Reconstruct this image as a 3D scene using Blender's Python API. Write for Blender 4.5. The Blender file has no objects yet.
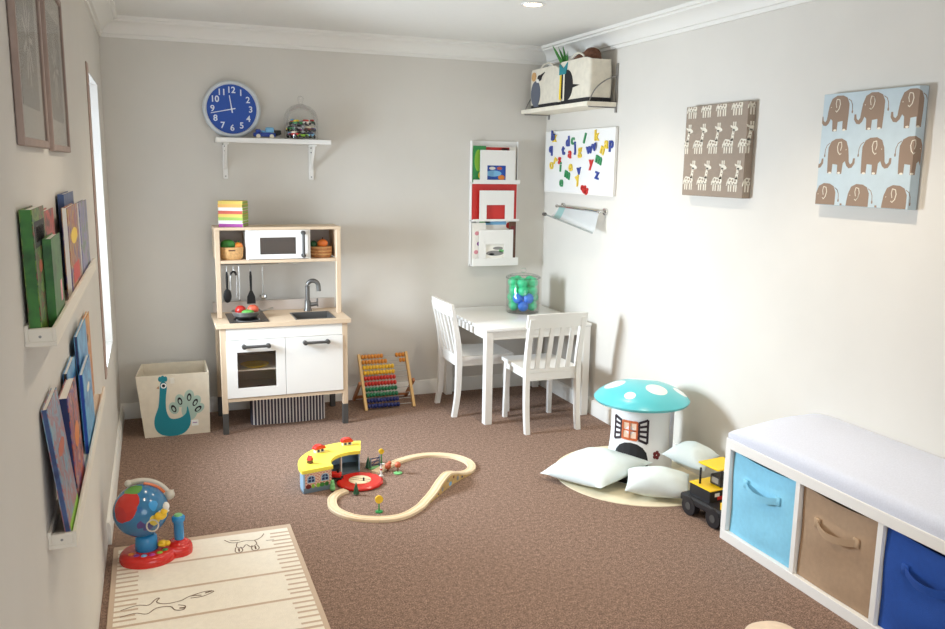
ENERGY = dict(down=50, win=37, rear=19, sky=2.5, exp=0.22)
import bpy, bmesh, math, random
from mathutils import Vector, Matrix, Euler
R = random.Random(7)
SC = bpy.context.scene
COL = SC.collection
PI = math.pi
W = 2.60          # room width
CZ = 2.172         # ceiling height
YF = -6.4         # wall behind the camera

# ------------------------------------------------------------------ materials
def lin(c):
    return tuple(((v/255)/12.92 if v/255 <= .04045 else ((v/255+.055)/1.055)**2.4) for v in c) + (1,)
MATS = {}
def mat(name, rgb, rough=.55, metal=0, noise=0, scale=30, bump=0, bscale=None, coat=0, spec=.5, rgb2=None):
    if name in MATS: return MATS[name]
    m = bpy.data.materials.new(name); m.use_nodes = True
    nt = m.node_tree; b = nt.nodes['Principled BSDF']
    c = lin(rgb)
    b.inputs['Base Color'].default_value = c
    b.inputs['Roughness'].default_value = rough
    b.inputs['Metallic'].default_value = metal
    b.inputs['Specular IOR Level'].default_value = spec
    b.inputs['Coat Weight'].default_value = coat
    if noise or bump:
        tc = nt.nodes.new('ShaderNodeTexCoord')
        n = nt.nodes.new('ShaderNodeTexNoise'); n.inputs['Scale'].default_value = scale; n.inputs['Detail'].default_value = 4
        nt.links.new(tc.outputs['Object'], n.inputs['Vector'])
        if noise:
            mx = nt.nodes.new('ShaderNodeMix'); mx.data_type = 'RGBA'
            c2 = lin(rgb2) if rgb2 else tuple(v*(1-noise) for v in c[:3])+(1,)
            mx.inputs['A'].default_value = c2
            mx.inputs['B'].default_value = tuple(min(1, v*(1+noise*.6)) for v in c[:3])+(1,)
            rp = nt.nodes.new('ShaderNodeMapRange'); rp.inputs['From Min'].default_value = .3; rp.inputs['From Max'].default_value = .7
            nt.links.new(n.outputs['Fac'], rp.inputs['Value'])
            nt.links.new(rp.outputs['Result'], mx.inputs['Factor'])
            nt.links.new(mx.outputs['Result'], b.inputs['Base Color'])
        if bump:
            n2 = n
            if bscale:
                n2 = nt.nodes.new('ShaderNodeTexNoise'); n2.inputs['Scale'].default_value = bscale; n2.inputs['Detail'].default_value = 3
                nt.links.new(tc.outputs['Object'], n2.inputs['Vector'])
            bp = nt.nodes.new('ShaderNodeBump'); bp.inputs['Strength'].default_value = bump; bp.inputs['Distance'].default_value = .004
            nt.links.new(n2.outputs['Fac'], bp.inputs['Height'])
            nt.links.new(bp.outputs['Normal'], b.inputs['Normal'])
    MATS[name] = m
    return m

def wood(name, rgb, rgb2, axis=0, rough=.45):
    if name in MATS: return MATS[name]
    m = mat(name, rgb, rough); nt = m.node_tree; b = nt.nodes['Principled BSDF']
    tc = nt.nodes.new('ShaderNodeTexCoord'); mp = nt.nodes.new('ShaderNodeMapping')
    s = [60, 60, 60]; s[axis] = 5; mp.inputs['Scale'].default_value = s
    n = nt.nodes.new('ShaderNodeTexNoise'); n.inputs['Scale'].default_value = 1; n.inputs['Detail'].default_value = 5
    mx = nt.nodes.new('ShaderNodeMix'); mx.data_type = 'RGBA'
    mx.inputs['A'].default_value = lin(rgb); mx.inputs['B'].default_value = lin(rgb2)
    L = nt.links.new
    L(tc.outputs['Object'], mp.inputs['Vector']); L(mp.outputs['Vector'], n.inputs['Vector'])
    L(n.outputs['Fac'], mx.inputs['Factor']); L(mx.outputs['Result'], b.inputs['Base Color'])
    return m

def blobmat(name, base, blobs, rough=.3, coat=.0, wobble=0):
    """round patches of other colours at object-space points: (centre, radius, rgb)"""
    m = mat(name, base, rough, coat=coat); nt = m.node_tree; b = nt.nodes['Principled BSDF']; L = nt.links.new
    tc = nt.nodes.new('ShaderNodeTexCoord'); src = tc.outputs['Object']
    if wobble:
        n = nt.nodes.new('ShaderNodeTexNoise'); n.inputs['Scale'].default_value = 18; n.inputs['Detail'].default_value = 3
        L(src, n.inputs['Vector'])
        sc = nt.nodes.new('ShaderNodeVectorMath'); sc.operation = 'MULTIPLY_ADD'
        sc.inputs[1].default_value = (wobble,)*3
        L(n.outputs['Color'], sc.inputs[0]); L(src, sc.inputs[2]); src = sc.outputs['Vector']
    prev = None
    for c, r, rgb in blobs:
        d = nt.nodes.new('ShaderNodeVectorMath'); d.operation = 'DISTANCE'; d.inputs[1].default_value = c
        L(src, d.inputs[0])
        lt = nt.nodes.new('ShaderNodeMath'); lt.operation = 'LESS_THAN'; lt.inputs[1].default_value = r
        L(d.outputs['Value'], lt.inputs[0])
        mx = nt.nodes.new('ShaderNodeMix'); mx.data_type = 'RGBA'
        if prev: L(prev, mx.inputs['A'])
        else: mx.inputs['A'].default_value = lin(base)
        mx.inputs['B'].default_value = lin(rgb)
        L(lt.outputs['Value'], mx.inputs['Factor']); prev = mx.outputs['Result']
    L(prev, b.inputs['Base Color'])
    return m

def illus(name, cols, scale=14, seed=0):
    m = mat(name, cols[0], .38); nt = m.node_tree; b = nt.nodes['Principled BSDF']; L = nt.links.new
    tc = nt.nodes.new('ShaderNodeTexCoord'); mp = nt.nodes.new('ShaderNodeMapping'); mp.inputs['Location'].default_value = (seed*3.1, seed*1.7, seed)
    n = nt.nodes.new('ShaderNodeTexNoise'); n.inputs['Scale'].default_value = scale; n.inputs['Detail'].default_value = 3; n.inputs['Distortion'].default_value = .8
    cr = nt.nodes.new('ShaderNodeValToRGB'); el = cr.color_ramp.elements
    for i, c in enumerate(cols):
        p = .30+.40*i/(len(cols)-1)
        e = el[i] if i < 2 else el.new(p)
        e.position = p; e.color = lin(c)
    L(tc.outputs['Object'], mp.inputs['Vector']); L(mp.outputs['Vector'], n.inputs['Vector']); L(n.outputs['Fac'], cr.inputs['Fac']); L(cr.outputs['Color'], b.inputs['Base Color'])
    return m

def glassmat(name, tint=(255, 255, 255), gloss=.08, rough=.02):
    if name in MATS: return MATS[name]
    m = bpy.data.materials.new(name); m.use_nodes = True; nt = m.node_tree; L = nt.links.new
    nt.nodes.remove(nt.nodes['Principled BSDF'])
    out = nt.nodes['Material Output']
    t = nt.nodes.new('ShaderNodeBsdfTransparent'); t.inputs['Color'].default_value = lin(tint)
    g = nt.nodes.new('ShaderNodeBsdfGlossy'); g.inputs['Roughness'].default_value = rough
    lw = nt.nodes.new('ShaderNodeLayerWeight'); lw.inputs['Blend'].default_value = .25
    ma = nt.nodes.new('ShaderNodeMath'); ma.operation = 'MULTIPLY_ADD'; ma.inputs[1].default_value = .36; ma.inputs[2].default_value = gloss*.4
    mx = nt.nodes.new('ShaderNodeMixShader')
    L(lw.outputs['Fresnel'], ma.inputs[0]); L(ma.outputs['Value'], mx.inputs['Fac'])
    L(t.outputs['BSDF'], mx.inputs[1]); L(g.outputs['BSDF'], mx.inputs[2]); L(mx.outputs['Shader'], out.inputs['Surface'])
    MATS[name] = m; return m

def emit(name, rgb, s):
    m = bpy.data.materials.new(name); m.use_nodes = True
    b = m.node_tree.nodes['Principled BSDF']
    b.inputs['Emission Color'].default_value = lin(rgb); b.inputs['Emission Strength'].default_value = s
    MATS[name] = m; return m

# ------------------------------------------------------------------ geometry
class G:
    """collects shapes (given in world coordinates, stored relative to off) for ONE mesh"""
    def __init__(s, m=None, off=(0, 0, 0)):
        s.bm = bmesh.new(); s.off = Vector(off); s.mats = []; s.i = 0
        if m: s.m(m)
    def m(s, m):
        if isinstance(m, str): m = MATS[m]
        if m not in s.mats: s.mats.append(m)
        s.i = s.mats.index(m); return s
    def _face(s, vs):
        try:
            f = s.bm.faces.new(vs); f.material_index = s.i; f.smooth = True; return f
        except ValueError: return None
    def v(s, p): return s.bm.verts.new(Vector(p) - s.off)
    def box(s, x0, x1, y0, y1, z0, z1, bev=0, M=None, seg=1):
        x0, x1 = sorted((x0, x1)); y0, y1 = sorted((y0, y1)); z0, z1 = sorted((z0, z1))
        P = [(x, y, z) for z in (z0, z1) for y in (y0, y1) for x in (x0, x1)]
        if M is not None: P = [M @ Vector(p) for p in P]
        vs = [s.v(p) for p in P]
        fs = [s._face([vs[i] for i in q]) for q in ((0, 2, 3, 1), (4, 5, 7, 6), (0, 1, 5, 4), (2, 6, 7, 3), (0, 4, 6, 2), (1, 3, 7, 5))]
        if bev:
            es = list({e for f in fs for e in f.edges})
            r = bmesh.ops.bevel(s.bm, geom=es, offset=bev, segments=seg, affect='EDGES', profile=.5)
            for f in r['faces']: f.material_index = s.i; f.smooth = True
        return s
    def lathe(s, prof, c=(0, 0, 0), n=32, M=None, cap0=False, cap1=False):
        rings = []
        for r, z in prof:
            ring = []
            for k in range(n):
                a = 2*PI*k/n; p = Vector((r*math.cos(a), r*math.sin(a), z))
                if M is not None: p = M @ p
                ring.append(s.v(Vector(c)+p))
            rings.append(ring)
        for A, B in zip(rings, rings[1:]):
            for k in range(n): s._face([A[k], A[(k+1) % n], B[(k+1) % n], B[k]])
        if cap0: s._face(rings[0][::-1])
        if cap1: s._face(rings[-1])
        return s
    def cyl(s, p0, p1, r0, r1=None, n=16, cap=True):
        r1 = r0 if r1 is None else r1
        p0 = Vector(p0); p1 = Vector(p1); d = p1-p0
        M = d.to_track_quat('Z', 'Y').to_matrix()
        return s.lathe([(r0, 0), (r1, d.length)], p0, n, M, cap, cap)
    def tube(s, pts, r, n=8, close=False):
        pts = [Vector(p) for p in pts]; rings = []
        rr = r if isinstance(r, (list, tuple)) else [r]*len(pts)
        up = Vector((0, 0, 1))
        for i, p in enumerate(pts):
            t = (pts[min(i+1, len(pts)-1)]-pts[max(i-1, 0)]).normalized()
            u = up if abs(t.dot(up)) < .95 else Vector((1, 0, 0))
            a = t.cross(u).normalized(); b = a.cross(t)
            rings.append([s.v(p+(a*math.cos(2*PI*k/n)+b*math.sin(2*PI*k/n))*rr[i]) for k in range(n)])
        for A, B in zip(rings, rings[1:]):
            for k in range(n): s._face([A[k], A[(k+1) % n], B[(k+1) % n], B[k]])
        s._face(rings[0][::-1]); s._face(rings[-1]); return s
    def ball(s, c, rx, ry=None, rz=None, n=20, m=12, M=None):
        ry = rx if ry is None else ry; rz = rx if rz is None else rz
        prev = None; c = Vector(c)
        T = lambda p: (M @ p) if M is not None else p
        top = s.v(c+T(Vector((0, 0, rz)))); bot = s.v(c+T(Vector((0, 0, -rz))))
        for j in range(1, m):
            th = PI*j/m
            ring = [s.v(c+T(Vector((rx*math.sin(th)*math.cos(2*PI*k/n), ry*math.sin(th)*math.sin(2*PI*k/n), rz*math.cos(th))))) for k in range(n)]
            for k in range(n):
                if prev: s._face([prev[k], ring[k], ring[(k+1) % n], prev[(k+1) % n]])
                else: s._face([top, ring[k], ring[(k+1) % n]])
            prev = ring
        for k in range(n): s._face([prev[k], bot, prev[(k+1) % n]])
        return s
    def prism(s, poly, d, M=None):
        """poly: list of 3-D points (planar), pushed along vector d"""
        d = Vector(d); A = [s.v(p) for p in poly]; B = [s.v(Vector(p)+d) for p in poly]
        n = len(poly)
        s._face(A[::-1]); s._face(B)
        for k in range(n): s._face([A[k], A[(k+1) % n], B[(k+1) % n], B[k]])
        return s
    def poly(s, pts): s._face([s.v(p) for p in pts]); return s
    def ribbon(s, pts, w, nrm=(0, 0, 1)):
        pts = [Vector(p) for p in pts]; nrm = Vector(nrm); L = []
        for i, p in enumerate(pts):
            t = (pts[min(i+1, len(pts)-1)]-pts[max(i-1, 0)]).normalized(); a = nrm.cross(t)*(w/2)
            L.append((s.v(p-a), s.v(p+a)))
        for A, B in zip(L, L[1:]): s._face([A[0], B[0], B[1], A[1]])
        return s
    def grid(s, f, nu, nv, closed_u=False):
        vs = [[s.v(f(i/nu, j/nv)) for j in range(nv+1)] for i in range(nu+(0 if closed_u else 1))]
        n = len(vs)
        for i in range(n if closed_u else n-1):
            for j in range(nv): s._face([vs[i][j], vs[(i+1) % n][j], vs[(i+1) % n][j+1], vs[i][j+1]])
        return s
    def sweep(s, pts, prof):
        """profile of (across, up) carried level along a path in plan"""
        pts = [Vector(p) for p in pts]; rings = []
        for i, p in enumerate(pts):
            t = pts[min(i+1, len(pts)-1)]-pts[max(i-1, 0)]; t.z = 0; t.normalize(); a = Vector((-t.y, t.x, 0))
            rings.append([s.v(p+a*u+Vector((0, 0, w))) for u, w in prof])
        n = len(prof)
        for A, B in zip(rings, rings[1:]):
            for k in range(n): s._face([A[k], A[(k+1) % n], B[(k+1) % n], B[k]])
        s._face(rings[0][::-1]); s._face(rings[-1]); return s
    def mesh(s, name, sharp=35):
        bmesh.ops.remove_doubles(s.bm, verts=s.bm.verts, dist=1e-6)
        bmesh.ops.recalc_face_normals(s.bm, faces=s.bm.faces)
        me = bpy.data.meshes.new(name); s.bm.to_mesh(me); s.bm.free()
        for m in s.mats: me.materials.append(m)
        me.set_sharp_from_angle(angle=math.radians(sharp))
        return me

def props(o, label=None, cat=None, group=None, kind=None):
    if label: o['label'] = label
    if cat: o['category'] = cat
    if group: o['group'] = group
    if kind: o['kind'] = kind
    return o
def obj(name, g, parent=None, label=None, cat=None, group=None, kind=None, sharp=35, loc=None, rot=None):
    """ONE mesh object; its origin is g.off (a part's off is its thing's place)"""
    o = bpy.data.objects.new(name, g.mesh(name, sharp)); COL.objects.link(o)
    if parent is not None: o.parent = parent
    else: o.location = g.off
    if loc: o.location = loc
    if rot: o.rotation_euler = rot
    return props(o, label, cat, group, kind)
def thing(name, label, cat, loc=(0, 0, 0), rz=0, group=None, rot=None):
    o = bpy.data.objects.new(name, None); COL.objects.link(o)
    o.location = loc; o.rotation_euler = rot or (0, 0, rz); o.empty_display_size = .05
    return props(o, label, cat, group)
def struct(name, g, parent=None, sharp=35):
    return obj(name, g, parent, kind='structure', sharp=sharp)
def copy_tree(o, parent=None):
    c = o.copy(); COL.objects.link(c)
    if parent is not None: c.parent = parent
    for ch in list(o.children): copy_tree(ch, c)
    return c
def textmesh(body, size, extrude, name, bold=0):
    cu = bpy.data.curves.new(name, 'FONT'); cu.body = body; cu.size = size; cu.extrude = extrude
    cu.align_x = 'CENTER'; cu.align_y = 'CENTER'; cu.resolution_u = 4; cu.offset = bold
    t = bpy.data.objects.new(name+'_tmp', cu); COL.objects.link(t)
    dg = bpy.context.evaluated_depsgraph_get(); dg.update()
    me = bpy.data.meshes.new_from_object(t.evaluated_get(dg))
    bpy.data.objects.remove(t); bpy.data.curves.remove(cu)
    return me
def add_mesh(g, me, M):
    """put a ready mesh into a collector, moved by M (world)"""
    vs = [g.v(M @ v.co) for v in me.vertices]
    for p in me.polygons: g._face([vs[i] for i in p.vertices])
def clip(poly, lo, hi):
    for ax in (0, 1):
        for lim, sg in ((lo[ax], 1), (hi[ax], -1)):
            out = []
            for i in range(len(poly)):
                a, b = poly[i-1], poly[i]
                ia, ib = (a[ax]-lim)*sg >= 0, (b[ax]-lim)*sg >= 0
                if ia != ib:
                    t = (lim-a[ax])/(b[ax]-a[ax]); out.append((a[0]+t*(b[0]-a[0]), a[1]+t*(b[1]-a[1])))
                if ib: out.append(b)
            poly = out
            if not poly: return []
    return poly
def ell(cx, cy, rx, ry, n=18, rot=0):
    c, s_ = math.cos(rot), math.sin(rot)
    return [(cx+rx*math.cos(2*PI*k/n)*c-ry*math.sin(2*PI*k/n)*s_, cy+rx*math.cos(2*PI*k/n)*s_+ry*math.sin(2*PI*k/n)*c) for k in range(n)]
def catmull(P, n=8):
    P = [Vector(p) for p in P]; out = []
    for i in range(len(P)-1):
        a, b, c, d = P[max(i-1, 0)], P[i], P[i+1], P[min(i+2, len(P)-1)]
        for k in range(n):
            t = k/n
            out.append(.5*((2*b)+(c-a)*t+(2*a-5*b+4*c-d)*t*t+(3*b-a-3*c+d)*t**3))
    out.append(P[-1]); return out

# palette
mat('wall_paint', (215, 210, 201), .75, noise=.03, scale=3, bump=.05, bscale=220)
mat('ceiling_paint', (226, 224, 218), .8, bump=.03, bscale=200, noise=.01)
mat('trim_white', (232, 229, 222), .45)
mat('white', (236, 234, 229), .42)
mat('white_gloss', (238, 237, 234), .25, coat=.2)
mat('offwhite', (226, 219, 205), .6)
mat('black', (24, 23, 24), .5)
mat('black_gloss', (16, 16, 18), .12)
mat('charcoal', (72, 70, 68), .5)
mat('grey_metal', (112, 110, 107), .35, metal=.6)
mat('bracket_grey', (140, 137, 132), .4, metal=.4)
mat('pan_steel', (164, 162, 158), .34, metal=.75)
mat('steel', (176, 174, 170), .34, metal=1)
mat('chrome', (210, 210, 208), .12, metal=1)
wood('birch', (216, 195, 168), (202, 177, 148), 0)
wood('birch_upright', (216, 195, 168), (202, 177, 148), 2)
wood('pine', (224, 186, 124), (204, 158, 92), 2)
wood('track_wood', (238, 218, 186), (224, 198, 160), 0)
for n_, c_ in dict(red=(200, 40, 34), green=(46, 140, 70), blue=(38, 70, 160), yellow=(240, 205, 40), orange=(226, 130, 40), purple=(130, 60, 140),
                   magenta=(196, 60, 150), lime=(140, 190, 60), teal=(20, 130, 140), sky=(120, 180, 220), pink=(225, 150, 160), cream=(240, 230, 205),
                   brown=(96, 62, 42), darkgreen=(26, 74, 40), navy=(28, 42, 92), lightgreen=(120, 190, 120), darkred=(110, 24, 26), grey=(140, 138, 135),
                   paper=(240, 236, 226), skin=(226, 186, 150), rust=(190, 92, 60)).items():
    mat(n_, c_, .4)
for n_, c_ in dict(book_yellow=(214, 186, 84), book_lime=(150, 178, 76), book_red=(196, 84, 62), book_magenta=(158, 62, 146), book_orange=(220, 168, 84), book_white=(224, 220, 214)).items(): mat(n_, c_, .5)
mat('bead_red', (200, 50, 40), .3); mat('bead_orange', (216, 140, 50), .3); mat('bead_yellow', (236, 190, 50), .3)
mat('bead_green', (36, 116, 76), .3); mat('bead_blue', (40, 50, 110), .3)
glassmat('clear_glass'); glassmat('oven_glass', (244, 240, 236), .05, .25)

illus('art_forest', [(30, 64, 34), (50, 96, 38), (110, 140, 44), (34, 70, 36), (130, 60, 44), (60, 100, 40)], 26, 1)
illus('art_green', [(28, 72, 30), (42, 98, 38), (56, 118, 44), (34, 80, 34)], 14, 2)
illus('art_red', [(120, 26, 24), (60, 30, 26), (190, 60, 50), (90, 40, 40)], 20, 3)
illus('art_comic', [(64, 46, 96), (100, 76, 130), (180, 140, 60), (150, 46, 50), (120, 90, 130)], 24, 4)
illus('art_navy', [(44, 60, 104), (62, 84, 130), (36, 48, 90)], 12, 5)
illus('art_lavender', [(96, 96, 144), (116, 126, 168), (150, 134, 160), (100, 130, 100), (80, 80, 130)], 18, 6)
illus('art_sky', [(96, 140, 166), (126, 162, 180), (160, 96, 96), (116, 150, 172), (100, 90, 106)], 20, 7)
illus('art_purple', [(70, 46, 100), (50, 36, 70), (190, 90, 50), (90, 60, 130), (200, 150, 120), (60, 50, 60)], 18, 8)
illus('art_blue', [(70, 140, 190), (100, 170, 210), (60, 120, 175), (140, 190, 215)], 12, 9)
illus('art_orange', [(220, 150, 60), (190, 110, 40), (240, 190, 90)], 10, 10)
# ------------------------------------------------------------------ the room
m_carpet = mat('carpet', (156, 129, 113), .95, noise=.70, scale=215, bump=1.0, bscale=420, spec=.1)
nt = m_carpet.node_tree
big = nt.nodes.new('ShaderNodeTexNoise'); big.inputs['Scale'].default_value = 60; big.inputs['Detail'].default_value = 5
hs = nt.nodes.new('ShaderNodeHueSaturation'); mr = nt.nodes.new('ShaderNodeMapRange')
mr.inputs['From Min'].default_value = .3; mr.inputs['From Max'].default_value = .7; mr.inputs['To Min'].default_value = .74; mr.inputs['To Max'].default_value = 1.24
tcn = [n for n in nt.nodes if n.type == 'TEX_COORD'][0]; bs = nt.nodes['Principled BSDF']
old = bs.inputs['Base Color'].links[0].from_socket
nt.links.new(tcn.outputs['Object'], big.inputs['Vector']); nt.links.new(big.outputs['Fac'], mr.inputs['Value'])
nt.links.new(mr.outputs['Result'], hs.inputs['Value']); nt.links.new(old, hs.inputs['Color']); nt.links.new(hs.outputs['Color'], bs.inputs['Base Color'])

struct('floor', G('carpet').box(0, W, YF, 0, -.08, 0))
struct('ceiling', G('ceiling_paint').box(0, W, YF, 0, CZ, CZ+.1))
struct('wall_back', G('wall_paint').box(-.15, W+.15, 0, .15, -.08, CZ+.1))
struct('wall_right', G('wall_paint').box(W, W+.15, YF, 0, -.08, CZ+.1))
WY0, WY1, WZ0, WZ1 = -1.15, -.45, .535, 1.795     # window in the left wall
g = G('wall_paint')
g.box(-.15, 0, YF, WY0, -.08, CZ+.1).box(-.15, 0, WY1, 0, -.08, CZ+.1).box(-.15, 0, WY0, WY1, -.08, WZ0).box(-.15, 0, WY0, WY1, WZ1, CZ+.1)
struct('wall_left', g)
g = G('wall_paint'); FX0, FX1, FZ0, FZ1 = .35, 2.25, .25, 1.95  # opening added in the unseen wall to let fill light in
g.box(-.15, FX0, YF-.15, YF, -.08, CZ+.1).box(FX1, W+.15, YF-.15, YF, -.08, CZ+.1).box(FX0, FX1, YF-.15, YF, -.08, FZ0).box(FX0, FX1, YF-.15, YF, FZ1, CZ+.1)
struct('wall_front', g)
o = struct('window_1', G('white_gloss').box(-.13, -.10, WY0, WY0+.04, WZ0, WZ1).box(-.13, -.10, WY1-.04, WY1, WZ0, WZ1)
       .box(-.13, -.10, WY0+.04, WY1-.04, WZ0, WZ0+.04).box(-.13, -.10, WY0+.04, WY1-.04, WZ1-.04, WZ1))
struct('pane', G('clear_glass').box(-.118, -.114, WY0+.04, WY1-.04, WZ0+.04, WZ1-.04), o)
struct('reveal', G('white_gloss').box(-.10, 0, WY1-.006, WY1, WZ0, WZ1).box(-.10, 0, WY0, WY1-.006, WZ0, WZ0+.006).box(-.10, 0, WY0, WY1-.006, WZ1-.006, WZ1), o)
mat('blind_edge', (176, 152, 140), .6)
struct('trim_side', G('blind_edge').box(0, .006, WY0-.09, WY0-.004, WZ0, WZ1+.02, .002), o)
o = struct('fill_window', G('white_gloss').box(FX0, FX0+.06, YF-.12, YF-.06, FZ0, FZ1).box(FX1-.06, FX1, YF-.12, YF-.06, FZ0, FZ1)
       .box(FX0+.06, FX1-.06, YF-.12, YF-.06, FZ0, FZ0+.06).box(FX0+.06, FX1-.06, YF-.12, YF-.06, FZ1-.06, FZ1).box(1.27, 1.33, YF-.12, YF-.06, FZ0+.06, FZ1-.06))  # unseen window added behind the camera for fill light
struct('pane', G('clear_glass').box(FX0+.06, 1.27, YF-.1, YF-.095, FZ0+.06, FZ1-.06).box(1.33, FX1-.06, YF-.1, YF-.095, FZ0+.06, FZ1-.06), o)

# skirting boards and cornices
def skirt(a, b, n):   # along a line, n = inward normal
    a = Vector(a); b = Vector(b); n = Vector(n)
    return [a, a+n*.014, a+n*.014+Vector((0, 0, .078)), a+n*.008+Vector((0, 0, .088)), a+Vector((0, 0, .09))], b-a
def skirting(name, a, b, n):
    P, d = skirt(a, b, n); struct(name, G('trim_white').prism(P, d))
skirting('baseboard_back', (0, 0, 0), (W, 0, 0), (0, -1, 0))
skirting('baseboard_right', (W, 0, 0), (W, YF, 0), (-1, 0, 0))
skirting('baseboard_left', (0, 0, 0), (0, -1.685, 0), (1, 0, 0))
cor = [(0, 2.072), (.009, 2.072), (.011, 2.088), (.022, 2.091), (.028, 2.108), (.042, 2.126), (.060, 2.140), (.078, 2.146), (.082, 2.155), (.096, 2.157), (.098, CZ), (0, CZ)]
struct('trim_1', G('trim_white').prism([(0, -d, z) for d, z in cor], (W, 0, 0)), sharp=20)
struct('trim_2', G('trim_white').prism([(W-d, 0, z) for d, z in cor], (0, YF, 0)), sharp=20)
struct('trim_3', G('trim_white').prism([(d, 0, z) for d, z in cor], (0, YF, 0)), sharp=20)

# ------------------------------------------------------------------ left wall: frames, picture ledges, books
mat('frame_wood', (158, 136, 124), .5, noise=.1, scale=20); mat('mount_board', (190, 184, 172), .8); mat('print_paper', (150, 142, 130), .8)
mat('sketch_grey', (205, 198, 186), .8)
def wall_frame(name, label, y0, y1, z0, z1):
    c = (0, (y0+y1)/2, z0); t = thing(name, label, 'picture', c, group='framed pictures on the left wall'); b = .016
    g = G('frame_wood', c)
    g.box(.001, .013, y0, y0+b, z0, z1, .002).box(.001, .013, y1-b, y1, z0, z1, .002).box(.001, .013, y0+b, y1-b, z0, z0+b, .002).box(.001, .013, y0+b, y1-b, z1-b, z1, .002)
    obj('frame', g, t)
    obj('mount', G('mount_board', c).box(.002, .006, y0+b, y1-b, z0+b, z1-b), t)
    g = G('print_paper', c).box(.006, .0070, y0+b+.06, y1-b-.06, z0+b+.06, z1-b-.06)
    g.m('sketch_grey'); ym, zm = (y0+y1)/2, (z0+z1)/2
    for k in range(9):
        a = 2*PI*k/9; g.ribbon([(.0073, ym+.02*math.cos(a), zm+.02*math.sin(a)), (.0073, ym+.07*math.cos(a), zm+.09*math.sin(a))], .012, (1, 0, 0))
    obj('print', g, t)
    obj('glass', G('clear_glass', c).box(.009, .0100, y0+b, y1-b, z0+b, z1-b), t)
wall_frame('framed_picture', 'thin timber framed picture on left wall, nearer the camera, above the green books', -3.245, -2.84, 1.455, 1.87)
wall_frame('framed_picture', 'thin timber framed picture on left wall, the one nearer the window', -2.75, -2.31, 1.452, 1.855)

def ledge(label, y0, y1, z0, z1):
    c = (0, (y0+y1)/2, z0); t = thing('picture_ledge', label, 'shelf', c, group='picture ledges on the left wall')
    obj('base_board', G('offwhite', c).box(0, .05, y0, y1, z0, z0+.009, .001), t)
    obj('lip', G('offwhite', c).box(.043, .05, y0, y1, z0+.009, z1, .001), t)
    obj('end_block', G('offwhite', c).box(.006, .043, y0, y0+.012, z0+.009, z1-.002, .001).m('grey').cyl((.024, y0-.0005, z0+.018), (.024, y0+.002, z0+.018), .0025), t)
    obj('back_board', G('offwhite', c).box(0, .006, y0, y1, z0+.009, z1+.004, .001), t)
ledge('upper white picture ledge on left wall with green books at its near end', -3.33, -2.18, 1.108, 1.142)
ledge('lower white picture ledge on left wall holding blue storybooks', -3.24, -2.10, .690, .722)

def book(label, y, z, w, h, t, x, lean, cover, art, group, pages='paper', twist=0, cat='book'):
    """stands on its foot, spine at -y end, front cover to +x"""
    r = thing('picture_book', label, cat, (x, y, z), group=group, rot=(0, lean, twist))
    c = .0016
    g = G(cover[0]).box(0, c, 0, w, 0, h).box(t-c, t, 0, w, 0, h)
    for rgbn, kind, u, v_, a, b in art:
        g.m(rgbn)
        if kind == 'e': P = ell(u*w, v_*h, a*w, b*h)
        else: P = [(u*w-a*w, v_*h-b*h), (u*w+a*w, v_*h-b*h), (u*w+a*w, v_*h+b*h), (u*w-a*w, v_*h+b*h)]
        P = clip(P, (0.001, 0.001), (w-.001, h-.001))
        if len(P) > 2: g.prism([(t-.0002, p, q) for p, q in P], (.0005, 0, 0))
    obj('cover', g, r)
    g = G(cover[1]).box(c, t-c, 0, c, 0, h)
    obj('spine', g, r)
    obj('pages', G(pages).box(c, t-c, c, w-.003, .002, h-.003), r)
    return r
gu = 'picture books on the upper ledge'; gl = 'picture books on the lower ledge'
zu = 1.1175
book('tall green book with a photo panel on its cover, at near end of upper ledge', -3.318, zu, .17, .228, .020, .007, -.012, ('art_forest', 'art_green'),
     [('black', 'r', .5, .80, .42, .10), ('cream', 'r', .5, .80, .34, .06), ('brown', 'r', .45, .79, .22, .05), ('rust', 'e', .35, .55, .14, .05)], gu)
book('short thick green book standing in front of the tall green one on the upper ledge', -3.225, zu, .16, .170, .0145, .0275, -.006, ('art_green', 'art_green'),
     [('pink', 'r', .75, .35, .1, .12)], gu)
book('slim red and brown book behind the short green book on the upper ledge', -3.10, zu, .17, .213, .014, .007, -.01, ('art_red', 'art_red'), [], gu)
book('purple and yellow comic style book in the middle of the upper ledge', -2.86, zu, .27, .208, .012, .0295, -.008, ('art_comic', 'paper'),
     [('yellow', 'e', .5, .66, .30, .09), ('red', 'r', .5, .25, .30, .10)], gu)
book('tall dark blue book rising behind the comic book on the upper ledge', -2.68, zu, .27, .232, .014, .007, -.008, ('art_navy', 'art_navy'),
     [('black', 'r', .5, .80, .42, .05)], gu)
book('pale lavender blue book nearest the window on the upper ledge', -2.50, zu, .27, .202, .010, .0295, -.008, ('art_lavender', 'paper'), [], gu)
zl = .6995
book('big pale blue storybook at the near end of the lower ledge', -3.232, zl, .175, .268, .011, .0315, -.105, ('art_sky', 'art_navy'),
     [('lime', 'r', .5, .06, .49, .06), ('rust', 'e', .5, .62, .30, .05)], gl)
book('thick purple book with open page tops beside the pale blue storybook on lower ledge', -3.025, zl, .20, .232, .019, .019, -.035, ('art_purple', 'navy'),
     [('orange', 'e', .55, .52, .25, .12)], gl)
book('blue book in front, about halfway along the lower ledge', -2.70, zl, .25, .205, .010, .030, -.02, ('art_blue', 'blue'),
     [('cream', 'e', .5, .7, .16, .05)], gl)
book('blue book with dark spine leaning behind the purple one on the lower ledge', -2.84, zl, .20, .243, .010, .007, -.008, ('art_blue', 'black'), [], gl)
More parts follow.
